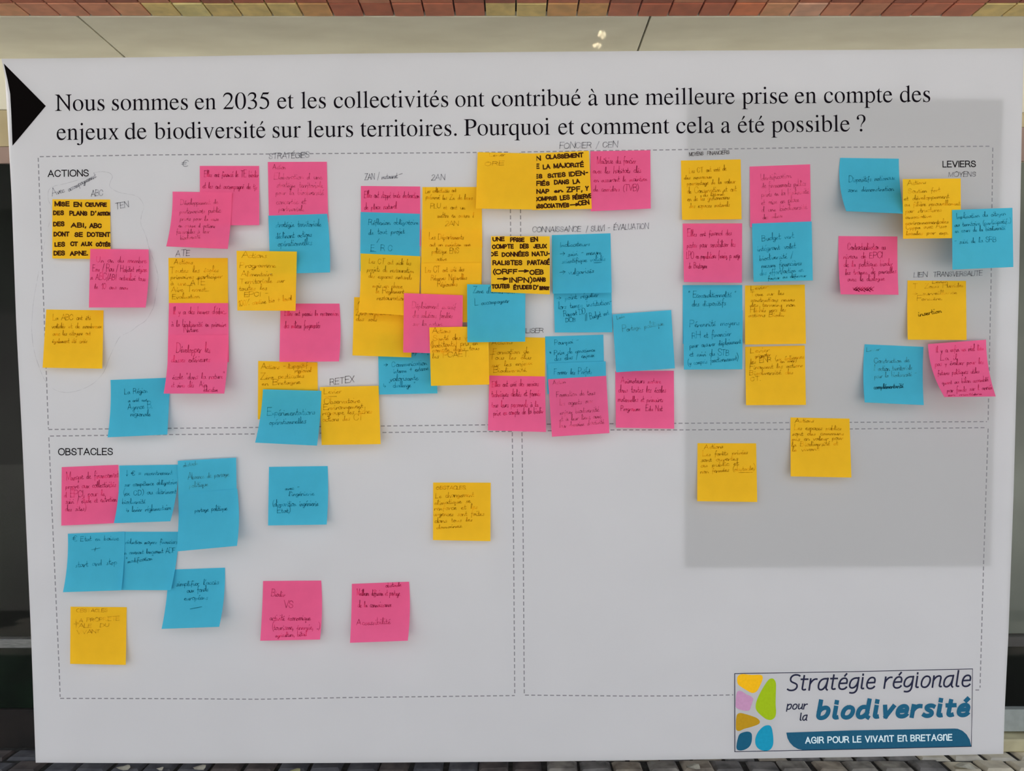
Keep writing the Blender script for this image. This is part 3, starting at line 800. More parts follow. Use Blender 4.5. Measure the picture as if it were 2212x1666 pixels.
def coons(u, v_):
    L_, R_, T_, B_ = along(EL, v_), along(ER, v_), along(ET, u), along(EB, u)
    out = []
    for d in (0, 1):
        bil = (1-u)*(1-v_)*ET[0][d] + u*(1-v_)*ET[-1][d] + (1-u)*v_*EB[0][d] + u*v_*EB[-1][d]
        out.append((1-u)*L_[d] + u*R_[d] + (1-v_)*T_[d] + v_*B_[d] - bil)
    return out
def sheet_grid(h, nu=40, nv=30, inset=0):
    vv, ff = [], []
    for j in range(nv+1):
        for i in range(nu+1):
            x, y = coons(i/nu, j/nv)
            if inset:
                x += inset * (1 - 2*i/nu); y += inset * (1 - 2*j/nv)
            vv.append(P(x, y, h))
    for j in range(nv):
        for i in range(nu):
            a = j*(nu+1) + i
            ff.append((a, a+1, a+nu+2, a+nu+1))
    return vv, ff
pc = P(1106, 870)
poster = empty('poster', pc, 'large white printed poster with French heading, dashed boxes and emblem, stuck on glass', 'poster')
v, f = sheet_grid(0.0)
child('sheet', v, f, M['poster'], poster)
v, f = sheet_grid(-.0030, 2, 2, inset=6)
bk = child('backing_card', v, f, M['backing'], poster)
bk['label'] = 'white card behind the poster paper'

# darker sheet that shows through the right half of the paper
q = [(1484, 216), (2165, 216), (2137, 1223), (1478, 1226)]
vv = [P(a, b, -.0016) for a, b in q] + [P(a, b, -.0022) for a, b in q]
ff = [(0, 1, 2, 3), (7, 6, 5, 4)] + [(i, (i+1) % 4, (i+1) % 4 + 4, i+4) for i in range(4)]
gs = mesh_obj('grey_sheet', vv, ff, M['greysheet'], loc=P(1820, 720, -.0016))
tag(gs, 'grey rectangular sheet behind the poster, showing through its right half', 'sheet')

PH = .00018
prt = lambda x, y: P(x, y, PH)
pcl = lambda x, y: P(x, y, PH + .00008)

# heading
H1 = [('Nous',119,226),('sommes',242,406),('en',421,467),('2035',482,582),('et',599,635),('les',650,704),('collectivités',721,968.5),('ont',983.5,1047),('contribué',1062,1255),('à',1271,1292),('une',1306,1380),('meilleure',1394,1587.4),('prise',1602.5,1703),('en',1717,1764),('compte',1780,1928),('des',1944,2009.6)]
H2 = [('enjeux',122.5,257),('de',270,317),('biodiversité',333,574),('sur',589,650),('leurs',664,763),('territoires.',778.5,986.6),('Pourquoi',1002.6,1188),('et',1206,1241),('comment',1255,1446.6),('cela',1461,1543),('a',1558,1578),('été',1594,1651.7),('possible',1666,1836),('?',1851,1870)]
for words, xa, ya, xb, yb2 in ((H1, 119, 239.8, 2010, 220.2), (H2, 122, 302.6, 1872, 283.6)):
    hv, hf = [], []
    for wd, x0, x1 in words:
        ya0 = ya + (yb2 - ya) * (x0 - xa) / (xb - xa); ya1 = ya + (yb2 - ya) * (x1 - xa) / (xb - xa)
        v, f = fill_glyphs(wd, SERIF, x0, ya0, x1, ya1, 53.5, prt)
        b0 = len(hv); hv += v; hf += [tuple(q_ + b0 for q_ in t) for t in f]
    child('heading_line', hv, hf, M['black'], poster)
# arrow
v = [prt(*p_) for p_ in [(8, 137), (60, 189.5), (99, 229), (64, 271), (27, 315), (24.5, 250), (22, 203), (16, 172)]]
child('arrow_mark', v, [tuple(range(len(v)))], M['arrow'], poster)

# dashed frames
def dashes(poly, pitch=13.55, ln=8.6, w=2.3, start_off=0):
    s = Strokes(prt)
    d = [0]
    for a, b in zip(poly[:-1], poly[1:]): d.append(d[-1] + math.hypot(b[0]-a[0], b[1]-a[1]))
    T = d[-1]; pos = start_off
    while pos < T:
        a = along(poly, pos/T); b = along(poly, min(1, (pos+ln)/T))
        if math.hypot(a[0]-b[0], a[1]-b[1]) > 2:
            dx, dy = b[0]-a[0], b[1]-a[1]; L_ = math.hypot(dx, dy)
            nx, ny = -dy/L_*w/2, dx/L_*w/2
            k_ = len(s.v)
            s.v += [prt(a[0]+nx, a[1]+ny), prt(a[0]-nx, a[1]-ny), prt(b[0]-nx, b[1]-ny), prt(b[0]+nx, b[1]+ny)]
            s.f.append((k_, k_+1, k_+2, k_+3))
        pos += pitch
    return s
def dashed_box(polys):
    vv, ff = [], []
    for p_ in polys:
        s = dashes(p_)
        b0 = len(vv); vv += s.v; ff += [tuple(q+b0 for q in t) for t in s.f]
    child('dashed_frame', vv, ff, M['dash'], poster)
dashed_box([[(86, 338.5), (340, 334.7), (740, 331.5), (1000, 329.8), (1103, 328.5)], [(82.5, 341), (95, 674), (104.5, 926)],
            [(104.5, 928), (365, 925.5), (540, 923.8), (960, 919), (1055, 918), (1106, 917)], [(1101.5, 330), (1103, 500), (1106, 917)]])
dashed_box([[(1126, 328.5), (1272, 326), (1440, 323.8), (1780, 318.4), (2142, 316)], [(2144.5, 319), (2141, 600), (2134.5, 908)],
            [(1127, 917), (1330, 915.5), (1460, 914.7), (1840, 912.6), (2132, 911)], [(1123.5, 330), (1124.7, 500), (1127, 915)]])
dashed_box([[(108, 942.3), (365, 939), (540, 937.8), (830, 934.5), (1107, 932)], [(105.5, 945), (114, 1140), (127.5, 1440), (130, 1506)],
            [(130, 1509), (330, 1509.5), (560, 1511), (740, 1507.5), (1112, 1503)], [(1106.5, 934), (1109, 1130), (1112, 1500)]])
dashed_box([[(1129, 931.5), (1330, 929), (1460, 929), (1840, 926.8), (2132, 924)], [(2134.5, 926), (2124.8, 1215), (2117, 1486)],
            [(1134, 1502), (1350, 1504), (1472, 1503.7), (1584, 1501.5)], [(1127.5, 934), (1130, 1150), (1132.5, 1499)], [(2107, 1491), (2115, 1491)]])

def printed(name, mt, items):
    s = Strokes(prt)
    for it in items: s.text(**it)
    return child(name, s.v, s.f, M[mt], poster)
printed('box_title', 'black', [dict(s='ACTIONS', x0=104, y0=381.8, x1=191, y1=380.4, h=13.4, w=2.1, font=CAPS, unit=10, gap=2)])
printed('box_title', 'black', [dict(s='OBSTACLES', x0=126.5, y0=983, x1=243, y1=982.4, h=13.6, w=2.1, font=CAPS, unit=10, gap=2)])
printed('box_title', 'black', [dict(s='LEVIERS', x0=2037, y0=361, x1=2107, y1=360.4, h=12.6, w=2.0, font=CAPS, unit=10, gap=2)])

# emblem
fm = Strokes(prt)
fm.line([(1587, 1455.6), (1840, 1451.4), (2101, 1445.5)], 1.6); fm.line([(2101, 1445.5), (2098.3, 1613)], 1.1)
fm.line([(2098.3, 1613), (1840, 1619), (1587.3, 1624.3)], 1.5); fm.line([(1587.3, 1624.3), (1587, 1455.6)], 1.7)
child('emblem_frame', fm.v, fm.f, M['slate'], poster)
Z = 7.628
blobs = [('l_yellow', [(170,290),(185,235),(250,202),(400,215),(550,215),(592,250),(580,320),(530,430),(490,490),(430,515),(370,495),(230,410),(180,360)]),
 ('l_green', [(740,275),(780,290),(810,360),(808,520),(805,700),(812,820),(800,900),(760,945),(710,960),(640,940),(540,860),(490,800),(475,740),(490,650),(540,530),(620,390),(690,295)]),
 ('l_lilac', [(200,480),(250,490),(330,540),(390,565),(435,610),(420,670),(400,730),(380,790),(340,808),(260,800),(160,760),(145,700),(155,560),(170,500)]),
 ('l_ochre', [(220,845),(280,855),(400,890),(490,925),(540,970),(540,1010),(500,1040),(400,1075),(290,1105),(210,1140),(165,1130),(150,1090),(152,960),(170,870)]),
 ('l_dark', [(300,1155),(370,1155),(410,1190),(415,1270),(400,1350),(360,1410),(290,1450),(220,1463),(170,1445),(158,1390),(180,1270),(215,1190)]),
 ('l_cyan', [(680,1045),(730,1070),(755,1160),(768,1300),(755,1390),(710,1450),(640,1467),(560,1455),(500,1410),(470,1340),(475,1250),(520,1150),(600,1070)])]
bl = {'l_yellow': 'yellow', 'l_green': 'green', 'l_lilac': 'lilac', 'l_ochre': 'ochre', 'l_dark': 'dark teal', 'l_cyan': 'light blue'}
for mt, pts in blobs:
    q = smooth_closed([(1570 + a/Z, 1430 + b/Z) for a, b in pts], 4)
    o = child('emblem_pebble', [prt(*p_) for p_ in q], [tuple(range(len(q)))], M[mt], poster)
    o['label'] = bl[mt] + ' printed pebble shape'
band = [(1698.5, 1583), (1840, 1578.2), (2061.5, 1574.2), (2069, 1574.8), (2079, 1579), (2088, 1587), (2094.5, 1598), (2098.3, 1613), (1840, 1619), (1733, 1620.5),
        (1724, 1618.5), (1714, 1613), (1706, 1604.5), (1701, 1595)]
child('emblem_band', [P(a, b, PH) for a, b in band], [tuple(range(len(band)))], M['band'], poster)
s = Strokes(prt)
s.text('Stratégie régionale', 1702.5, 1492, 2094, 1482.8, 23.8, 3.7, font=LOGO, unit=7.2, slant=.17, gap=1.9, space=2.6, seg=8)
s.text('pour', 1699.5, 1532.6, 1742, 1532, 10.8, 2.5, font=LOGO, unit=7.2, slant=.17, gap=1.8)
s.text('la', 1727.5, 1556.4, 1742.5, 1556, 10.8, 2.5, font=LOGO, unit=7.2, slant=.17, gap=1.6)
child('emblem_lettering', s.v, s.f, M['slate'], poster)
s = Strokes(prt)
s.text('biodiversité', 1766, 1551.6, 2089, 1545, 22.0, 9.4, font=LOGOB, unit=7.2, slant=.16, gap=3.1, seg=8)
child('emblem_lettering', s.v, s.f, M['teal'], poster)
s = Strokes(lambda x, y: P(x, y, PH + .0001))
s.text('AGIR POUR LE VIVAnT En BRETAGnE', 1740.5, 1605.8, 2056, 1599.2, 12.4, 2.5, font=CAPS, unit=10, gap=2.6, space=3.0)
child('emblem_lettering', s.v, s.f, M['lightblue'], poster)

# pencil words and the loop
def pencil(items, mt='pencil', w=1.6, name='pencil_writing'):
    s = Strokes(pcl)
    for t in items:
        txt, x0, y0, x1, y1, h = t[:6]
        s.text(txt, x0, y0, x1, y1, h, t[6] if len(t) > 6 else w, unit=10, jit=.35, slant=.12, gap=1.4)
    return child(name, s.v, s.f, M[mt], poster)
pencil([('Avec', 113, 424, 139, 415, 16)]); pencil([('accompagnement', 149, 414, 208, 383, 14)])
pencil([('ABC', 197, 424, 222, 422.5, 12.5)]); pencil([('TEN', 250, 452, 278, 447, 13)])
pencil([('€', 392, 360, 404, 360, 14)]); pencil([('ATE', 379, 554, 410, 552.5, 12.5)])
pencil([('STRATÉGIES', 581, 343, 667, 340.5, 12)]); pencil([('ZAN / restaurat', 788, 388.5, 858, 385, 13)])
pencil([('-', 862, 384, 868, 382, 14)]); pencil([('2AN', 932, 389.5, 961, 388.5, 12.5)])
pencil([('FONCIER / CEN', 1209, 321, 1333, 318, 12.5)])
pencil([('CONNAISSANCE', 1150, 501.5, 1254, 500, 11)]); pencil([('/ SUiVI -', 1266, 501, 1316, 498, 12)]); pencil([('ÉVALUATION', 1326, 497, 1400, 494, 11.5)])
pencil([('MOYENS', 1489, 337.5, 1519, 335, 7.5)], 'ink_strong', 1.2); pencil([('FINANCIERS', 1528, 335, 1575, 332.5, 7.5)], 'ink_strong', 1.2)
pencil([('MOYENS', 2049, 382, 2107, 381, 10)]); pencil([('LIEN', 1974, 599, 2002, 598, 10)]); pencil([('TRANSVERSALITE', 2016, 598, 2121, 595, 10)])
pencil([('RETEX', 713, 832, 765, 825.5, 13.5)], 'ink_strong', 1.3); pencil([('SENSIBILISER', 1084, 721, 1173, 718.5, 9)], 'ink_strong', 1.2)
lp = [(111,470),(112,447),(107,438),(104,428),(105,412),(115,403),(140,397),(165,390),(190,382),(206,373),(222,371),(237,374),(243,382),(239,392),(237,402),(245,410),(262,417),(290,422),(303,430),(311,446),(306,465),(305,485),(315,508),(322,535),(330,557),(339,584),(342,604),(338,630),(333,660),(328,672),(316,692),(298,704),(283,716),(262,726),(253,738),(245,755),(236,775),(228,797),(219,812),(200,830),(170,844),(140,848),(115,840),(98,822),(86,795),(75,760),(70,725),(70,690),(75,640),(90,560),(103,500),(109,478)]
s = Strokes(pcl); s.line(smooth_closed(lp, 4, False), 1.0)
child('pencil_loop', s.v, s.f, M['pencil_faint'], poster)

# ------------------------------------------------------------------ sticky notes
# colour, TL, TR, BR, BL, layer, lift(mm at the foot), (left bow, right bow px), ink, lines, label
# a line: (text, x0, y0, x1, y1, h) with h = height of capitals in px
NOTES = []
def N(*a): NOTES.append(a)
Yc, Kc, Bc = 'yellow', 'pink', 'blue'
N(Yc, (113,430.6),(238,431),(239,560),(113,558.5), 0, 3, (0,0), 'm', [('MISE',119,445,149,445,8.5),('EN',160,446,176,446,8.5),('OEUVRE',185,446,230,446,7.5),('DES',116,464,137,464,8),('PLANS',151,465,188,465,8),("D'",197,465,206,465,8.5),('ACTION',211,465,238,465,6.5),('DES',116,488,138,488,8),('ABI,',154,491,184,491,8.5),('ABC',194,492,219,492,8.5),('DONT',117,510,149,510,8.5),('SE',162,511,178,511,8.5),('DOTENT',189,511,237,511,8),('LES',119,532,139,532,8),('CT',153,531,167,531,7.5),('AUX',176,531,198,531,7.5),('CÔTÉS',208,532,238,532,7),('DES',117,551,139,551,8),('APNE.',152,552,188,551,8)],
  'yellow note in black marker starting MISE EN OEUVRE, below the word ACTIONS')
N(Kc, (195,537.7),(321,539),(314.5,664.5),(192,664.5), 2, 11, (0,3), 'i', [('Un an du membre',208,567,315,568,14),('Eau / Rau / Habitat région',200,586,316,588,15),('n ABC/ABI actualisé tous',196,604,314,607,14),('le 10 ans max',204,624,276,626,13)],
  'pink note overlapping the lower right corner of the MISE EN OEUVRE note')
N(Yc, (100,668.8),(223.7,670.5),(221,796.6),(92,794.5), 0, 7, (0,0), 'i', [('La ABC ont été',114,692,196,691,12),('validés et de nombreux',112,709,218,709,11),('avec les citoyens ont',114,725,195,724,11),('également été créés',113,741,188,741,11)],
  'yellow note alone at the left edge, with four lines of faint pen')
N(Bc, (238.7,821),(368,816),(361.6,939),(232.3,945), 0, 10, (3,0), 'i', [('La Région',269,852,318,848,13),('a créé une',277,869,317,867,10),('Agence B.',276,885,328,882,14),('régionale',282,899,324,899,13)],
  'blue note tucked under the foot of the tall pink notes on the left')
N(Kc, (431.5,358.4),(559.7,358.5),(560,486.5),(432,487), 0, 6, (0,0), 'i', [('Elles ont financé le TE biodiv',441,382,557,383,14),('et les ont accompagné de tjs',438,407,555,409,14)],
  'pink note partly behind another pink one, right of the pencilled euro sign')
N(Kc, (372.8,414),(501,416),(492,538),(359,532.5), 2, 15, (4,2), 'f', [('Développement de',390,443,470,441,12),('partenariats public',388,462,476,459,13),('privés pour la mise',389,476,472,477,11),('en oeuvre d actions',386,491,464,492,11),('favorables à leur',381,505,452,504,12),('biodiversité',390,518,432,515,11)],
  'pink note curling up in front, just above the pencilled letters ATE')
N(Kc, (578.5,350),(706,349.5),(709,480),(581,478), 0, 1.5, (0,0), 'f', [('Action',589,365,616,365,11),('Elaboration d une',592,387,694,387,14),('stratégie territoriale',598,404,696,406,14),('pour la biodiversité',596,421,698,421,14),('concertée et',597,441,660,440,14),('partenariale',602,456,656,456,12)],
  'pink note under the pencilled word STRATÉGIES')
N(Bc, (579.6,466),(706.8,462),(713,588.7),(584,592), 2, 11, (0,2), 's', [('stratégie territoriale',595,491,693,489,14),('déclinant actions',596,516,673,511,14),('opérationnelles',601,533,673,529,16)],
  'blue note under the STRATÉGIES pink one, reading stratégie territoriale')
N(Yc, (511,542),(641.3,543.5),(638.5,671.6),(512.7,671), 8, 8, (0,0), 'i', [('Actions',522,557,575,557,14),('Programme',518,578,594,578,13),('Alimentaire',521,597,588,596,12),('Territoriale sur',518,614,614,610,13),('toutes les',517,628,576,626,13),('EPCI -',528,642,577,639,10),('100% cantine bio + local',516,662,630,649,13)],
  'yellow note reading Actions Programme, green where it overlaps the blue one')
N(Yc, (363.8,557.3),(492,557.5),(493,685),(365,684), 0, 1.5, (0,0), 'i', [('Actions',376,571,416,570,12),('Toutes les écoles',367,590,472,587,13),('primaires participer',369,603,479,601,12),('à une ATE',369,617,442,615,12),('Aire Terrest...',370,631,450,629,12),('Evaluation',372,646,430,644,11)],
  'yellow note directly under the pencilled letters ATE')
N(Kc, (365,654.8),(493,655),(494.5,782.6),(362,782), 1, 3, (0,0), 'i', [('Il y a des heures d\'éduc...',374,679,488,678,15),('à la biodiversité en primaire',370,706,488,706,14),('Nature',397,718,427,717,13)],
  'pink note stuck over the foot of the yellow ATE note')
N(Kc, (363.8,724),(493.5,724),(484.6,850.5),(353.5,850.5), 3, 14, (3,2), 'i', [('Développer les',381,762,454,762,20),('classes extérieures',370,783,453,782,15),('école "dans la nature"',373,820,484,818,15),('et aires clés  Aire',370,837,447,836,13),('éducative',440,847,470,846,12)],
  'lowest pink note of the left column, reading Développer les classes')
N(Kc, (606,656),(733.2,656),(732.2,781),(603.5,782), 2, 9, (0,3), 'i', [('Elles ont permis la reconnexion',615,682,730,682,14),('des milieux fragmentés',614,709,691,709,16)],
  'pink note right of the yellow Programme one, two lines at its top')
N(Yc, (557.7,779.9),(685.8,783),(687,908),(557,906), 0, 2.5, (0,0), 'i', [('Actions -',564,797,615,797,11),('dispositif',620,797,664,793,12),('régional',637,805,672,804,11),('Zéro pesticides',563,820,656,816,13),('en Bretagne',566,833,647,829,11)],
  'yellow note reading Zéro pesticides en Bretagne')
N(Bc, (568,841.2),(694.2,844.5),(684.7,963),(551,956.5), 5, 17, (3,2), 's', [('Expérimentations',577,898,680,896,16),('opérationnelles',582,918,660,914,14)],
  'blue note reading Expérimentations opérationnelles')
N(Yc, (691,836.3),(817.6,833.6),(822.3,959.7),(694.7,961.6), 1, 6, (0,0), 'i', [('Levier',700,852,737,849,13),('Observatoire',700,873,776,870,13),('Environnement',699,886,783,881,11),('regroupe les fiches',697,897,803,893,13),('actions des CT',697,911,783,907,12)],
  'yellow note under the pencilled word RETEX')
N(Bc, (816,724),(941,722),(945,850),(819,852.6), 0, 5, (0,0), 's', [('dynamique',890,764,934,762,12),('> Communication',829,794,921,788,13),('interne + externe',850,807,925,800,12),('valorisante',843,824,902,821,14),('< " challenge "',828,838,896,836,12)],
  'blue note reading communication interne + externe')
N(Kc, (779.5,401.8),(907.7,403),(908.4,532),(780,530), 0, .8, (0,0), 'i', [('Elles ont stoppé toute destruction',787,427,905,428,15),('de place naturel',787,453,856,451,15)],
  'pink note under the pencilled words ZAN / restaurat')
N(Bc, (779,458),(907,462),(906,589),(777.8,586), 1, 1, (0,0), 's', [('Réflexion obligatoire',796,486,903,485,13),('de tout projet',796,507,873,504,14),('E  R C',801,542,846,542,12)],
  'blue note in the middle of the third column, reading E R C')
N(Yc, (778.7,547.6),(908.6,553.8),(904,683.5),(774.5,675), 2, 8, (2,0), 'i', [('Les CT ont aidé les',797,569,887,573,12),('projets de restauration',793,586,893,590,12),('des espaces naturels',796,600,889,604,12),('mais en phase',805,621,868,623,12),('le Règlement',812,634,872,634,12),('restauration',814,648,874,649,12)],
  'yellow note below the blue E R C one, its top tinted green')
N(Yc, (912.6,404.2),(1040,404),(1042,535),(912,535), 0, .8, (0,0), 'i', [('Les collectivités ont',919,417,985,415,11),('préservé les Zn de leurs',920,430,1020,432,12),('PLU',930,450,951,450,10),('et ont un',958,452,1004,452,10),('mettre en oeuvre l',945,470,1023,470,13),('2AN',962,488,989,487,9)],
  'top yellow note of the column under the pencilled 2AN, mentioning PLU')
N(Yc, (911.4,495.5),(1041.5,497),(1040.5,622),(909,620), 1, .8, (0,0), 'i', [('Les Départements',927,517,1001,517,13),('ont un maintien une',928,532,1015,532,10),('politique ENS',933,548,991,547,12),('active',942,564,964,563,10)],
  'middle yellow note of the 2AN column, reading Les Départements')
N(Yc, (909.7,568.6),(1040,568),(1037,697),(909,694), 2, 3, (0,0), 'i', [('Les CT ont créé des',919,589,1002,586,12),('Réserves Naturelles',931,606,1008,604,13),('Régionales',945,619,987,618,12)],
  'lowest yellow note of the 2AN column, reading Réserves Naturelles')
N(Yc, (765,642),(893,645),(888.4,772.4),(761.3,768), 1, 6, (0,0), 'i', [('Actions',773,657,815,657,11),('Zéro artificialisation',769,681,870,680,12),('des sols',769,694,814,694,12)],
  'yellow note behind others at the foot of the third column, reading des sols')
N(Kc, (872.8,633.4),(999.7,638),(998.5,765),(871,761.5), 10, 5, (0,0), 'f', [('Déploiement massif',890,666,984,668,14),('des solutions fondées',892,686,977,687,14),('sur la nature',892,704,955,704,12)],
  'pink note set among yellow ones, reading Déploiement massif')
N(Yc, (927.4,707.4),(1055,705),(1057,831),(931,833.8), 14, 4, (0,0), 'i', [('Actions',934,720,972,719,11),('Santé des v',935,736,1008,733,12),('(habitants) pris en',931,751,1031,745,14),('compte dans tous',934,761,1035,756,12),('les PCAET.',934,774,1012,770,11)],
  'yellow note mentioning PCAET, overlapping the pink Déploiement one')
N(Bc, (1009,614.2),(1135,616),(1134.5,738.2),(1009.6,739.6), 18, 7, (0,0), 's', [('Zone d\'accélération',1022,633,1110,634,13),('L accompagner',1026,660,1099,654,13)],
  'blue note reading L accompagner, between yellow notes near the centre')
N(Yc, (1056,727),(1177.4,729.8),(1177,856),(1057,854), 3, 1, (0,0), 'i', [('Actions',1062,745,1107,743,11),('Formation de',1065,766,1142,763,12),('Tous les élus',1058,777,1147,776,12),('sur les enjeux',1062,793,1148,788,11),('Biodiversité.',1066,805,1137,803,11)],
  'yellow note above a pink one, reading Formation de tous les élus')
N(Kc, (1057,811.5),(1177.2,813.5),(1179.5,933.5),(1054,930), 6, 10, (0,0), 'i', [('Elles ont créé des services',1063,836,1163,834,14),('techniques dédiés et formés',1062,858,1167,855,15),('tous leurs personnels à la',1062,880,1162,879,15),('prise en compte de la biodiv',1066,898,1173,893,15)],
  'pink note left of the centre line, below the yellow Formation note')
N(Yc, (1148,331.8),(1272,325.8),(1278.5,451.5),(1150,454), 3, 5, (0,0), 'm', [('UN',1148,347,1167,346,8.5),('CLASSEMENT',1180,343.5,1259,339,8),('DE',1149,364,1164,363.5,8.5),('LA',1174,365,1188,364,8.5),('MAJORiTÉ',1197,363,1260,360,8.5),('DES',1147,385,1171,384.5,8),('SiTES',1184,384,1221,381,8),('IDEN-',1230,381,1268,377,8.5),('TIFIÉS',1146,401,1187,400,8),('DANS',1198,398,1228,397,8),('LA',1239,397,1252,395,8),('SNAP',1151,418,1186,417,8),('en',1198,416,1212,415,11),('ZPF,',1225,415,1256,413,10),('Y',1265,411,1271,411,9),('COMPRIS',1155,434,1202,432,7.5),('LES',1211,432,1230,430,8.5),('RÉSERVE',1238,431,1278,427,8),('ASSOCIATIVES',1154,450,1229,447,8),('>',1232,447,1247,446,8),('CEN',1250,444,1272,441,8.5)],
  'yellow note in black marker whose first line reads CLASSEMENT')
N(Yc, (1031.8,328.8),(1159,331.8),(1158,453),(1027.8,450.7), 6, 9, (0,0), 'f', [('Levier',1057,338,1090,337,9),('ORE',1047,358,1088,357,9)],
  'almost blank yellow note reading ORE, left of the CLASSEMENT one')
N(Kc, (1275.5,326.8),(1404.8,324.5),(1405.8,450.7),(1276,456.7), 1, 9, (0,0), 'i', [('Maîtrise du foncier',1290,354,1373,353,17),('avec les habitats clés',1281,375,1384,373,14),('en assurant le maintien',1283,394,1397,391,13),('de corridors (TVB)',1282,414,1378,412,13)],
  'pink note under the pencilled words FONCIER / CEN')
N(Bc, (1195,592),(1320,590),(1322.7,718),(1198.4,718.6), 1, 4, (0,0), 's', [('> point régulier',1203,650,1292,641,13),('lors temps institution-',1206,668,1320,658,14),('Rapport DD',1218,684,1264,678,11),('DOB',1222,696,1243,695,8),('// Budget vert',1264,692,1315,680,13)],
  'lower blue note of the pair below SUIVI, mentioning DOB')
N(Bc, (1192,508),(1318.7,504),(1321.5,632.5),(1194,634.7), 4, 7, (0,0), 's', [('Indicateurs',1210,534,1274,531,12),('> suivi - mesure',1210,555,1298,549,12),('scientifique validés',1214,569,1307,563,12),('> vulgarisés',1209,595,1282,589,12)],
  'blue note under CONNAISSANCE, reading Indicateurs')
N(Yc, (1060.7,510.4),(1187.6,510.5),(1187.7,636.3),(1061,630.6), 26, 3, (0,0), 'm', [('UNE',1065,521,1089,520,7.5),('PRISE',1103,522,1132,522,7.5),('EN',1147,522,1161,521,8),('COMPTE',1064,537,1109,536,8),('DES',1124,536,1141,536,8),('JEUX',1153,536,1180,536,7.5),('DE',1060,553,1075,552,8),('DONNÉES',1085,554,1141,553,8),('NATU-',1150,553,1186,552,8),('RALISTES',1065,572,1127,572,8.5),('PARTAGÉ',1140,572,1187,571,8.5),('(ORFF',1066,592,1117,591,9),('>',1121,590,1138,590,10),('OEB',1145,593,1174,592,9),('>',1075,607,1093,607,10),('INPN)',1101,610,1147,610,9.5),('DANS',1153,608,1178,608,7.5),('TOUTES',1063,623,1100,622,7.5),('ÉTUDES',1110,625,1148,624,7.5),("D'",1153,625,1161,625,8),('IMPACT',1166,626,1186,626,6.5)],
  'yellow note in black marker starting UNE PRISE EN COMPTE')
N(Bc, (1177.4,727),(1303.3,723.2),(1306,850),(1182.4,851.4), 0, 2, (0,0), 's', [('Pourquoi -',1198,745,1248,741,12),('* Prise de conscience',1187,768,1285,759,11),('des élus / enjeux',1198,780,1283,771,13)],
  'upper blue note right of the centre line, reading Pourquoi')
N(Bc, (1183,785),(1308.3,780.7),(1311,905),(1192,908), 2, 1, (0,0), 's', [('Former les Préfets',1197,809,1278,808,14)],
  'blue note reading Former les Préfets, between Pourquoi and a pink note')
N(Kc, (1184,819.5),(1309.5,812),(1316.5,935.8),(1192.3,943.7), 4, 10, (0,0), 'f', [('Action',1194,831,1221,828,9),('Formation de tous',1202,858,1285,853,13),('les agents aux',1209,877,1279,870,14),('enjeux biodiversité',1210,896,1293,889,13),('et à leur liens avec',1209,911,1298,903,12),('leur domaine d\'activité',1209,925,1304,915,12)],
  'pink note right of the centre line, tilted, below two blue ones')
N(Kc, (1329,802.3),(1455.6,801),(1456.5,926.5),(1330.4,924), 0, 6, (0,0), 's', [('Animateurs nature',1341,828,1427,828,14),('dans toutes les écoles',1336,848,1438,848,16),('maternelles et primaires',1335,868,1432,869,14),('Programme  Edu Nat',1341,888,1430,888,13)],
  'pink note reading Animateurs nature, below the Portage politique one')
N(Bc, (1323,679.4),(1449.8,670),(1457.9,796),(1331,804.6), 3, 9, (0,0), 'f', [('Levier',1333,690,1350,686,9),('Portage politique',1345,717,1433,703,13)],
  'tilted blue note with one line, Portage politique, above a pink note')
N(Yc, (1471,346.9),(1600,344.4),(1602,473.8),(1473.3,475), 0, 5, (0,0), 'i', [('Les CT ont voté de',1489,374,1568,369,12),('des nouveaux',1478,388,1537,385,11),('pourcentage de la valeur',1484,401,1588,396,12),('de Conservation et ont',1484,418,1590,413,13),('du littoral',1519,425,1562,422,8),('en de les gestionnaires',1485,435,1576,430,12),('des espaces naturels',1489,450,1576,446,12)],
  'yellow note under the pencilled words MOYENS FINANCIERS')
N(Kc, (1619.4,359.9),(1750,355),(1752,484),(1620.7,490.5), 0, 2, (0,0), 'f', [('Identification',1643,390,1708,384,13),('de financements publics',1646,407,1740,401,14),('privés en la biodiversité',1645,425,1746,418,14),('et mise en place',1645,443,1725,436,15),('d une biodiversité',1645,459,1742,451,13),('des milieux',1648,474,1690,469,11)],
  'pink note right of the MOYENS FINANCIERS yellow one, with faint writing')
N(Kc, (1474.6,483),(1603.2,482.5),(1602.6,611),(1477.5,609.3), 1, 7, (0,0), 'i', [('Elles ont financé des',1485,511,1580,508,15),('postes pour sensibiliser les',1484,535,1588,533,16),('LPO en populations fauniq, p. nage',1483,559,1598,557,15),('de Bretagne',1487,580,1527,579,14)],
  'pink note between the MOYENS FINANCIERS yellow one and a blue one')
N(Bc, (1624.4,483),(1753.4,478.4),(1755.8,606),(1627.7,609), 2, 8, (0,0), 's', [('Budget vert',1646,521,1714,514,14),('intégrant volet',1636,543,1718,536,14),('biodiversité /',1641,563,1712,557,13),('mesure financières',1645,579,1731,573,13),('des effort/action en',1642,595,1734,587,13),('faveur ou défaveur',1659,605,1741,598,9)],
  'blue note reading Budget vert')
N(Bc, (1474.8,616),(1603.4,615.8),(1604,744),(1475,743), 0, 1.2, (0,0), 's', [('" Ecoconditionnalité "',1487,643,1589,642,13),('des dispositifs',1495,662,1567,659,14)],
  'blue note reading Ecoconditionnalité des dispositifs')
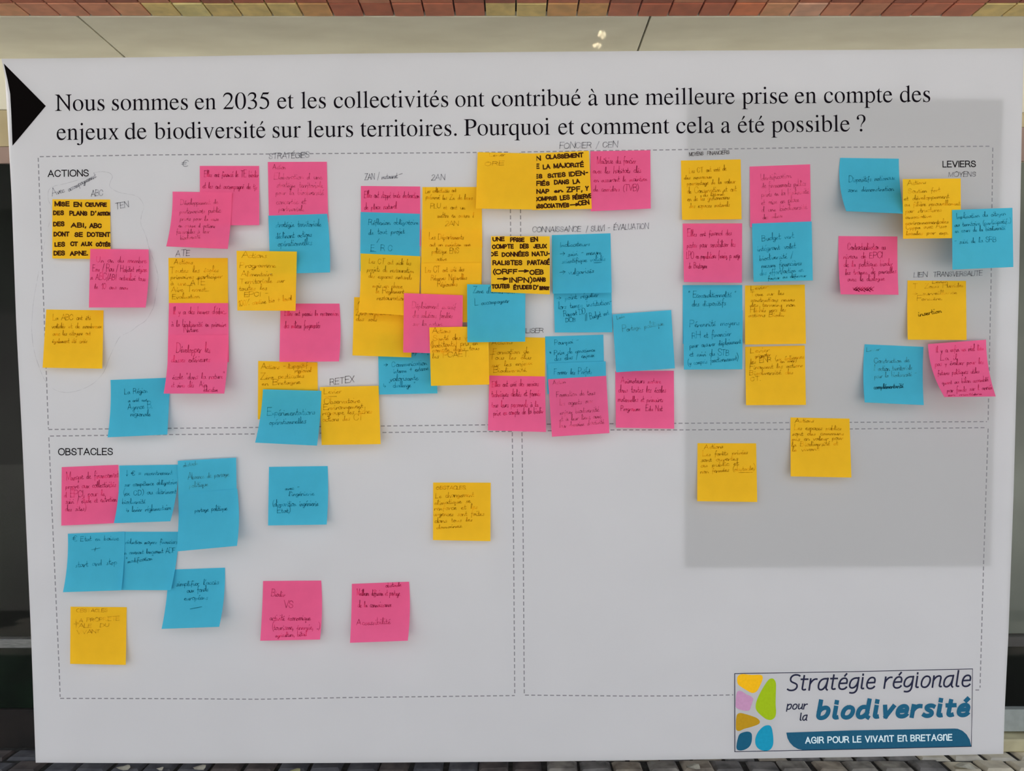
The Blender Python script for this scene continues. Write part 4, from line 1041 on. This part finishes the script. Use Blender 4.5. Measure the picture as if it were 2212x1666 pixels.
N(Bc, (1476,672),(1604.5,670.5),(1603.5,798),(1477.4,798.7), 2, 11, (0,0), 's', [('Pérennité moyens',1490,707,1597,702,15),('RH et financier',1495,731,1578,726,14),('pour assurer déploiement',1490,752,1600,742,13),('et suivi du STB',1490,770,1575,768,13),('(y compris fonctionnement)',1486,789,1594,778,13)],
  'blue note reading Pérennité moyens, stuck over the Ecoconditionnalité one')
N(Yc, (1609.3,617),(1738.4,615),(1741,742.8),(1609.5,744.5), 0, 5, (0,0), 'i', [('Levier',1622,627,1658,623,10),('Taxe sur les',1621,640,1693,637,10),('constructions neuves',1622,652,1716,651,10),('des terrains non',1620,663,1717,662,11),('Fléchés vers les',1621,675,1697,673,11),('actions Biodiv',1617,685,1694,684,10)],
  'yellow note reading Fléchés vers les, upper of two below Budget vert')
N(Yc, (1609.7,749.4),(1738.5,746.7),(1741,875),(1611.5,875.5), 0, 5, (0,0), 'i', [('Levier',1621,763,1661,760,12),('grignoter',1631,773,1664,769,9),('les ENR (ex éoliennes',1621,786,1736,774,11),('en mer)',1685,784,1720,782,9),('Financent les actions',1620,798,1733,793,11),('Biodiversité des',1619,811,1713,808,11),('CT.',1621,824,1642,822,9)],
  'yellow note reading Financent les actions, lower of two below Budget vert')
N(Bc, (1815,341),(1941.6,342.9),(1953,461.8),(1827.8,456.3), 0, 20, (-7,-3), 's', [('Dispositifs nationaux',1834,394,1932,388,13),('zone démonstration',1832,415,1929,412,12)],
  'curled blue note at upper right, left of the word LEVIERS')
N(Yc, (1950,387),(2075.3,385.5),(2076,514.5),(1950.6,516), 1, 2, (0,0), 'i', [('Actions',1960,400,2000,397,10),('Soutien fort',1961,418,2030,414,11),('et développement',1953,433,2049,428,11),('au filière renouvellement',1954,446,2073,443,11),('par structures',1956,460,2033,457,11),('associative',1956,473,2010,470,8),('environnementales',1956,486,2048,482,10),('Cpppa avec Asso',1957,496,2044,492,11),('locales par exp.',1957,508,2047,506,10)],
  'yellow note covered in small writing, under the word LEVIERS')
N(Bc, (2056.7,453.7),(2187,449),(2189,577),(2057.3,582.6), 4, 7, (0,0), 's', [('Implication du citoyen',2066,473,2171,465,11),('au territoire (participatif...)',2062,490,2183,482,11),('en cours de la biodiversité',2063,503,2171,496,11),('- suivi de la SRB',2062,527,2152,522,11)],
  'blue note sticking out over the right margin of the poster')
N(Kc, (1811.4,510),(1938.6,511),(1941,637),(1816,636), 0, 12, (-2,-1), 'i', [('Contractualisation au',1831,540,1912,539,17),('niveau de EPCI',1822,559,1906,557,13),('de la politique biodiv',1823,577,1927,574,14),('les trames, de parcelles',1826,594,1935,590,13),('avec le dialogue',1831,608,1910,606,14)],
  'pink note with a scribbled out word near its foot')
N(Yc, (1960.5,606),(2086.7,607),(2088,734.6),(1961,734), 0, 7, (-1,0), 'f', [('Levier',2014,612,2044,611,7),('T  Zones Humides',1972,624,2080,620,10),('> surveillance',1970,639,2066,635,9),('Foncière.',1981,650,2034,648,10)],
  'yellow note under the pencilled words LIEN TRANSVERSALITE')
N(Bc, (1867.8,743.8),(1995,749.5),(1995.5,875.4),(1867.8,869.6), 0, 12, (-3,-2), 'f', [('Levier',1872,760,1900,757,8),('Construction de',1888,785,1963,782,12),('l action territoriale',1888,802,1970,799,13),('pour la biodiversité -',1889,817,1978,812,12)],
  'blue note alone at the right, left of the curled pink one')
N(Kc, (2004.5,743.4),(2130,734),(2151,856.7),(2040,858), 0, 20, (-8,-5), 's', [('Il y a enfin un réel lieu',2022,762,2124,757,14),('La il',2032,779,2066,777,13),('pas y évaluer pour les',2020,791,2124,786,13),('futures politiques utiles',2026,811,2115,806,13),('quant au bilan assemblé',2035,831,2134,824,11),('par fonds sur l année',2046,848,2143,841,12),('en matière',2048,856,2120,853,6)],
  'strongly curled pink note at the right edge, covered in writing')
N(Yc, (1506.8,957.6),(1633.4,958),(1635.7,1084.8),(1506,1083), 0, 6, (0,0), 'i', [('Actions',1521,970,1561,968,10),('Les forêts privées',1518,986,1615,981,11),('sont ouvertes',1514,998,1593,994,10),('au public et',1514,1010,1594,1005,11),('non fermées (obstacle)',1513,1023,1630,1015,11)],
  'yellow note inside the lower right box, mentioning les forêts privées')
N(Yc, (1707.6,902),(1835,904.6),(1839.2,1032),(1708,1029.4), 0, 9, (0,0), 'i', [('Actions',1717,913,1757,912,9),('Les espaces publics',1716,929,1817,929,11),('sont des communs',1711,941,1822,940,10),('mis en valeur pour',1711,953,1820,950,11),('la Biodiversité et',1710,965,1809,962,11),('le vivant',1711,976,1768,973,10)],
  'yellow note lying across the dashed line between the right boxes')
N(Kc, (133.3,1009.4),(255.4,1004.4),(257,1130),(132.4,1135.8), 0, 3, (0,0), 'i', [('Manque de financement',144,1038,256,1031,18),('propre aux collectivités',142,1056,250,1052,14),('d EPCI, pour le',139,1075,225,1071,14),('suivi / étude et entretien',142,1089,251,1083,14),('des sites)',141,1105,185,1103,13)],
  'pink note directly under the word OBSTACLES')
N(Bc, (257.7,1006),(386,1004),(368,1126.5),(246,1130.5), 2, 14, (4,4), 'i', [('^ € = recentrement',272,1028,372,1025,11),('sur compétence obligatoire',269,1051,382,1046,12),('(ex. CD) au détriment',267,1071,380,1066,12),('biodiversité',264,1089,313,1088,11),('< levier réglementaire',273,1107,369,1101,12)],
  'blue note with a euro sign and down arrow, beside the pink note')
N(Bc, (384,995.8),(510,989),(512,1118),(386,1125), 3, 1.5, (0,0), 'f', [('obstacle',396,1009,427,1004,10),('Absence de portage',406,1036,494,1029,13),('politique',409,1054,449,1050,13)],
  'upper blue note of the tall pair, reading Absence de portage')
N(Bc, (387,1066),(512.5,1056),(512,1179.5),(382,1191.6), 5, 15, (1,4), 's', [('portage politique',421,1107,490,1102,12)],
  'lower blue note of the tall pair, reading portage politique')
N(Bc, (262,1149),(387,1149),(369,1275.4),(251,1275), 1, 6, (3,3), 'i', [('réduction moyens financiers',271,1175,382,1175,11),('en amenant lancement ADF',266,1198,378,1194,11),('"modification"',273,1217,331,1210,11)],
  'blue note of the wide pair, right half, under the tall blue pair')
N(Bc, (146.5,1153.3),(269.4,1148.6),(262,1275.5),(135.9,1279.7), 3, 9, (4,2), 'i', [('€ Etat en baisse',157,1170,255,1167,12),('+',197,1194,210,1192,14),('start and stop',163,1226,252,1219,14)],
  'blue note of the wide pair, left half, reading start and stop')
N(Bc, (364,1231),(486,1226.6),(473.5,1354.5),(349,1359), 0, 15, (3,4), 's', [('simplifier l\'accès',381,1267,472,1262,13),('aux fonds',404,1281,449,1277,12),('européens',398,1297,448,1295,12)],
  'lowest blue note on the left, with a short underline near its foot')
N(Yc, (152.4,1311),(273.7,1312),(271.7,1436.8),(151.5,1434.5), 0, 5, (0,0), 'f', [('OBSTACLES',165,1323,232,1322,7),('LA PROPRIETE',164,1345,257,1340,8),('TALE  DU',159,1357,236,1354,8),('VIVANT',166,1370,216,1367,7)],
  'yellow note alone at lower left, reading LA PROPRIETE')
N(Bc, (581,1008.9),(707.7,1007),(705.7,1133.5),(579,1135.5), 0, 9, (0,2), 's', [('avec -',616,1059,645,1057,10),('l\'ingénierie',624,1072,677,1070,11),('(disparition ingénierie',589,1094,687,1093,14),('Etat)',599,1109,626,1107,12)],
  'blue note alone at the middle left, above the pink VS note')
N(Kc, (568.2,1255.5),(693.8,1254.5),(691.3,1382),(562,1384.6), 0, 9, (1,3), 'i', [('Biodiv',586,1288,614,1290,14),('VS',613,1313,632,1313,14),('activité économique',583,1341,670,1340,15),('(tourisme, énergie, ..)',588,1361,690,1360,14),('agriculture, bétail',595,1377,662,1374,12)],
  'pink note with the letters VS, below the lone blue note')
N(Kc, (760,1261.6),(883.7,1257),(881,1384.5),(756,1389), 0, 13, (1,3), 'i', [('obstacle',833,1269,866,1267,10),('Meilleure diffusion et partage',771,1287,863,1287,14),('de la connaissance',773,1313,845,1311,14),('Accessibilité',770,1351,842,1348,14)],
  'pink note reading Accessibilité, right of the VS note')
N(Yc, (935.7,1042.7),(1060,1043),(1059.4,1169.3),(935.3,1167), 0, 6, (0,0), 'i', [('OBSTACLES.',942,1057.5,1006,1057,6.5),('Le changement',941,1076,1023,1073,12),('climatique se',939,1091,1015,1086,11),('renforce et les',938,1103,1031,1099,12),('urgences sont faites',937,1115,1045,1114,12),('dans tous les',939,1130,1020,1126,11),('domaines.',943,1143,998,1139,9)],
  'yellow note alone left of the centre line, reading Le changement')

def note_fn(q, bow):
    TL, TR, BR, BL = q
    def uv(u, v_):
        b = 4 * v_ * (1 - v_)
        x = (1-u)*(1-v_)*TL[0] + u*(1-v_)*TR[0] + u*v_*BR[0] + (1-u)*v_*BL[0] + b*((1-u)*bow[0] + u*bow[1])
        y = (1-u)*(1-v_)*TL[1] + u*(1-v_)*TR[1] + u*v_*BR[1] + (1-u)*v_*BL[1]
        return x, y
    return uv

PLACED = []
for (col, TL, TR, BR, BL, layer, lift, bow, ink, lines, label) in sorted(NOTES, key=lambda q: q[5]):
    uv = note_fn((TL, TR, BR, BL), bow)
    lf = lift * .0014
    sk = random.uniform(-.35, .35)
    base = .0006
    def own(u, v_, lf=lf, sk=sk):
        t = max(0.0, (v_ - .12) / .88)
        return lf * (t ** 1.7) * (1 + sk * (u - .5))
    for puv, pinv, ph in PLACED:              # rest on whatever note lies beneath
        for j in range(15):
            for i in range(15):
                x, y = uv(i/14, j/14)
                a, b = pinv(x, y)
                if -.03 <= a <= 1.03 and -.03 <= b <= 1.03:
                    base = max(base, ph(min(1, max(0, a)), min(1, max(0, b))) - own(i/14, j/14) + .0005)
    def hh(u, v_, base=base, lf=lf, sk=sk):
        t = max(0.0, (v_ - .12) / .88)
        return base + lf * (t ** 1.7) * (1 + sk * (u - .5)) 
    def inv(px, py, uv=uv):
        u, v_ = .5, .5
        for _ in range(5):
            x, y = uv(u, v_)
            u += (px - x) / max(40.0, uv(1, v_)[0] - uv(0, v_)[0]); v_ += (py - y) / max(40.0, uv(u, 1)[1] - uv(u, 0)[1])
        return u, v_
    PLACED.append((uv, inv, hh))
    n = 12
    vv = []
    for j in range(n+1):
        for i in range(n+1):
            x, y = uv(i/n, j/n)
            vv.append(P(x, y, hh(i/n, j/n)))
    ff = []
    for j in range(n):
        for i in range(n):
            a = j*(n+1)+i
            ff.append((a, a+1, a+n+2, a+n+1))
    cen = P(*uv(.5, .5), hh(.5, .5))
    note = mesh_obj('sticky_note', vv, ff, M[col], loc=cen, smooth=True)
    tag(note, label, 'sticky note', {'yellow': 'yellow sticky notes', 'pink': 'pink sticky notes', 'blue': 'blue sticky notes'}[col] + ' on the poster')
    ORG[note.name] = cen
    # pixel -> (u, v) by a few fixed-point steps, then on to the curled surface
    def surf(px, py, TL=TL, TR=TR, BR=BR, BL=BL, uv=uv, hh=hh):
        u, v_ = .5, .5
        for _ in range(5):
            x, y = uv(u, v_)
            ex = max(40.0, (uv(1, v_)[0] - uv(0, v_)[0])); ey = max(40.0, (uv(u, 1)[1] - uv(u, 0)[1]))
            u += (px - x) / ex; v_ += (py - y) / ey
        uc, vc = min(1, max(0, u)), min(1, max(0, v_))
        if uc != u or vc != v_: px, py = uv(uc, vc)
        return P(px, py, hh(uc, vc) + .00022)
    s = Strokes(surf)
    for ln in lines:
        txt, x0, y0, x1, y1, h = ln
        if ink == 'm':
            s.text(txt, x0, y0, x1, y1, h, 2.6, unit=10, jit=.35, gap=2.4, seg=4, space=5)
        else:
            s.text(txt, x0, y0, x1, y1, h, 1.15, unit=10, jit=.65, slant=.08, gap=1.3, seg=4)
    if 'OBSERV' in label.upper() or 'RETEX' in label:
        s.line([(702, 857), (727, 856.5)], 1.2)
    if 'short underline' in label: s.line([(411, 1316), (436, 1311)], 1.6)
    if 'E R C' in label and col == 'blue': s.line([(800, 543.5), (812, 543.5)], 1.4)
    if 'E R C' in label and col == 'blue': s.line([(814, 524), (819, 516)], 1.4)
    if 'scribbled' in label:
        for k_ in range(7): s.line([(1842+k_*6, 622), (1850+k_*6, 628+(k_ % 2)*2), (1844+k_*6, 626), (1852+k_*6, 620)], 1.7)
    if 'Indicateurs' in label: s.line([(1283, 568), (1299, 567)], 1.4)
    if 'les forêts' in label: s.line([(1595, 1021), (1625, 1020.5)], 1.2)
    if 'Zéro' in label: pass
    mt = {'m': 'marker', 'i': 'ink_' + col, 's': 'ink_strong', 'f': 'ink_faint'}[ink]
    if ink == 's': mt = 'ink_blue' if col == 'blue' else 'ink_pink'
    ch = mesh_obj('handwriting', s.v, s.f, M[mt], parent=note, loc=cen)
    def second(lines2, mat_, w):
        s2 = Strokes(surf)
        for txt, x0, y0, x1, y1, h in lines2: s2.text(txt, x0, y0, x1, y1, h, w, unit=10, jit=.4, slant=.08, gap=1.3, seg=4)
        c2 = mesh_obj('handwriting', s2.v, s2.f, M[mat_], parent=note, loc=cen)
        c2['label'] = 'darker added handwriting'
    if 'LIEN TRANSVERSALITE' in label: second([('insertion', 1984, 684, 2033, 675, 12)], 'ink_strong', 1.5)
    if 'alone at the right, left' in label: second([('complémentarité', 1888, 841, 1951, 838, 12)], 'ink_strong', 1.4)

for o in bpy.data.objects:
    if '_o' in o: del o['_o']
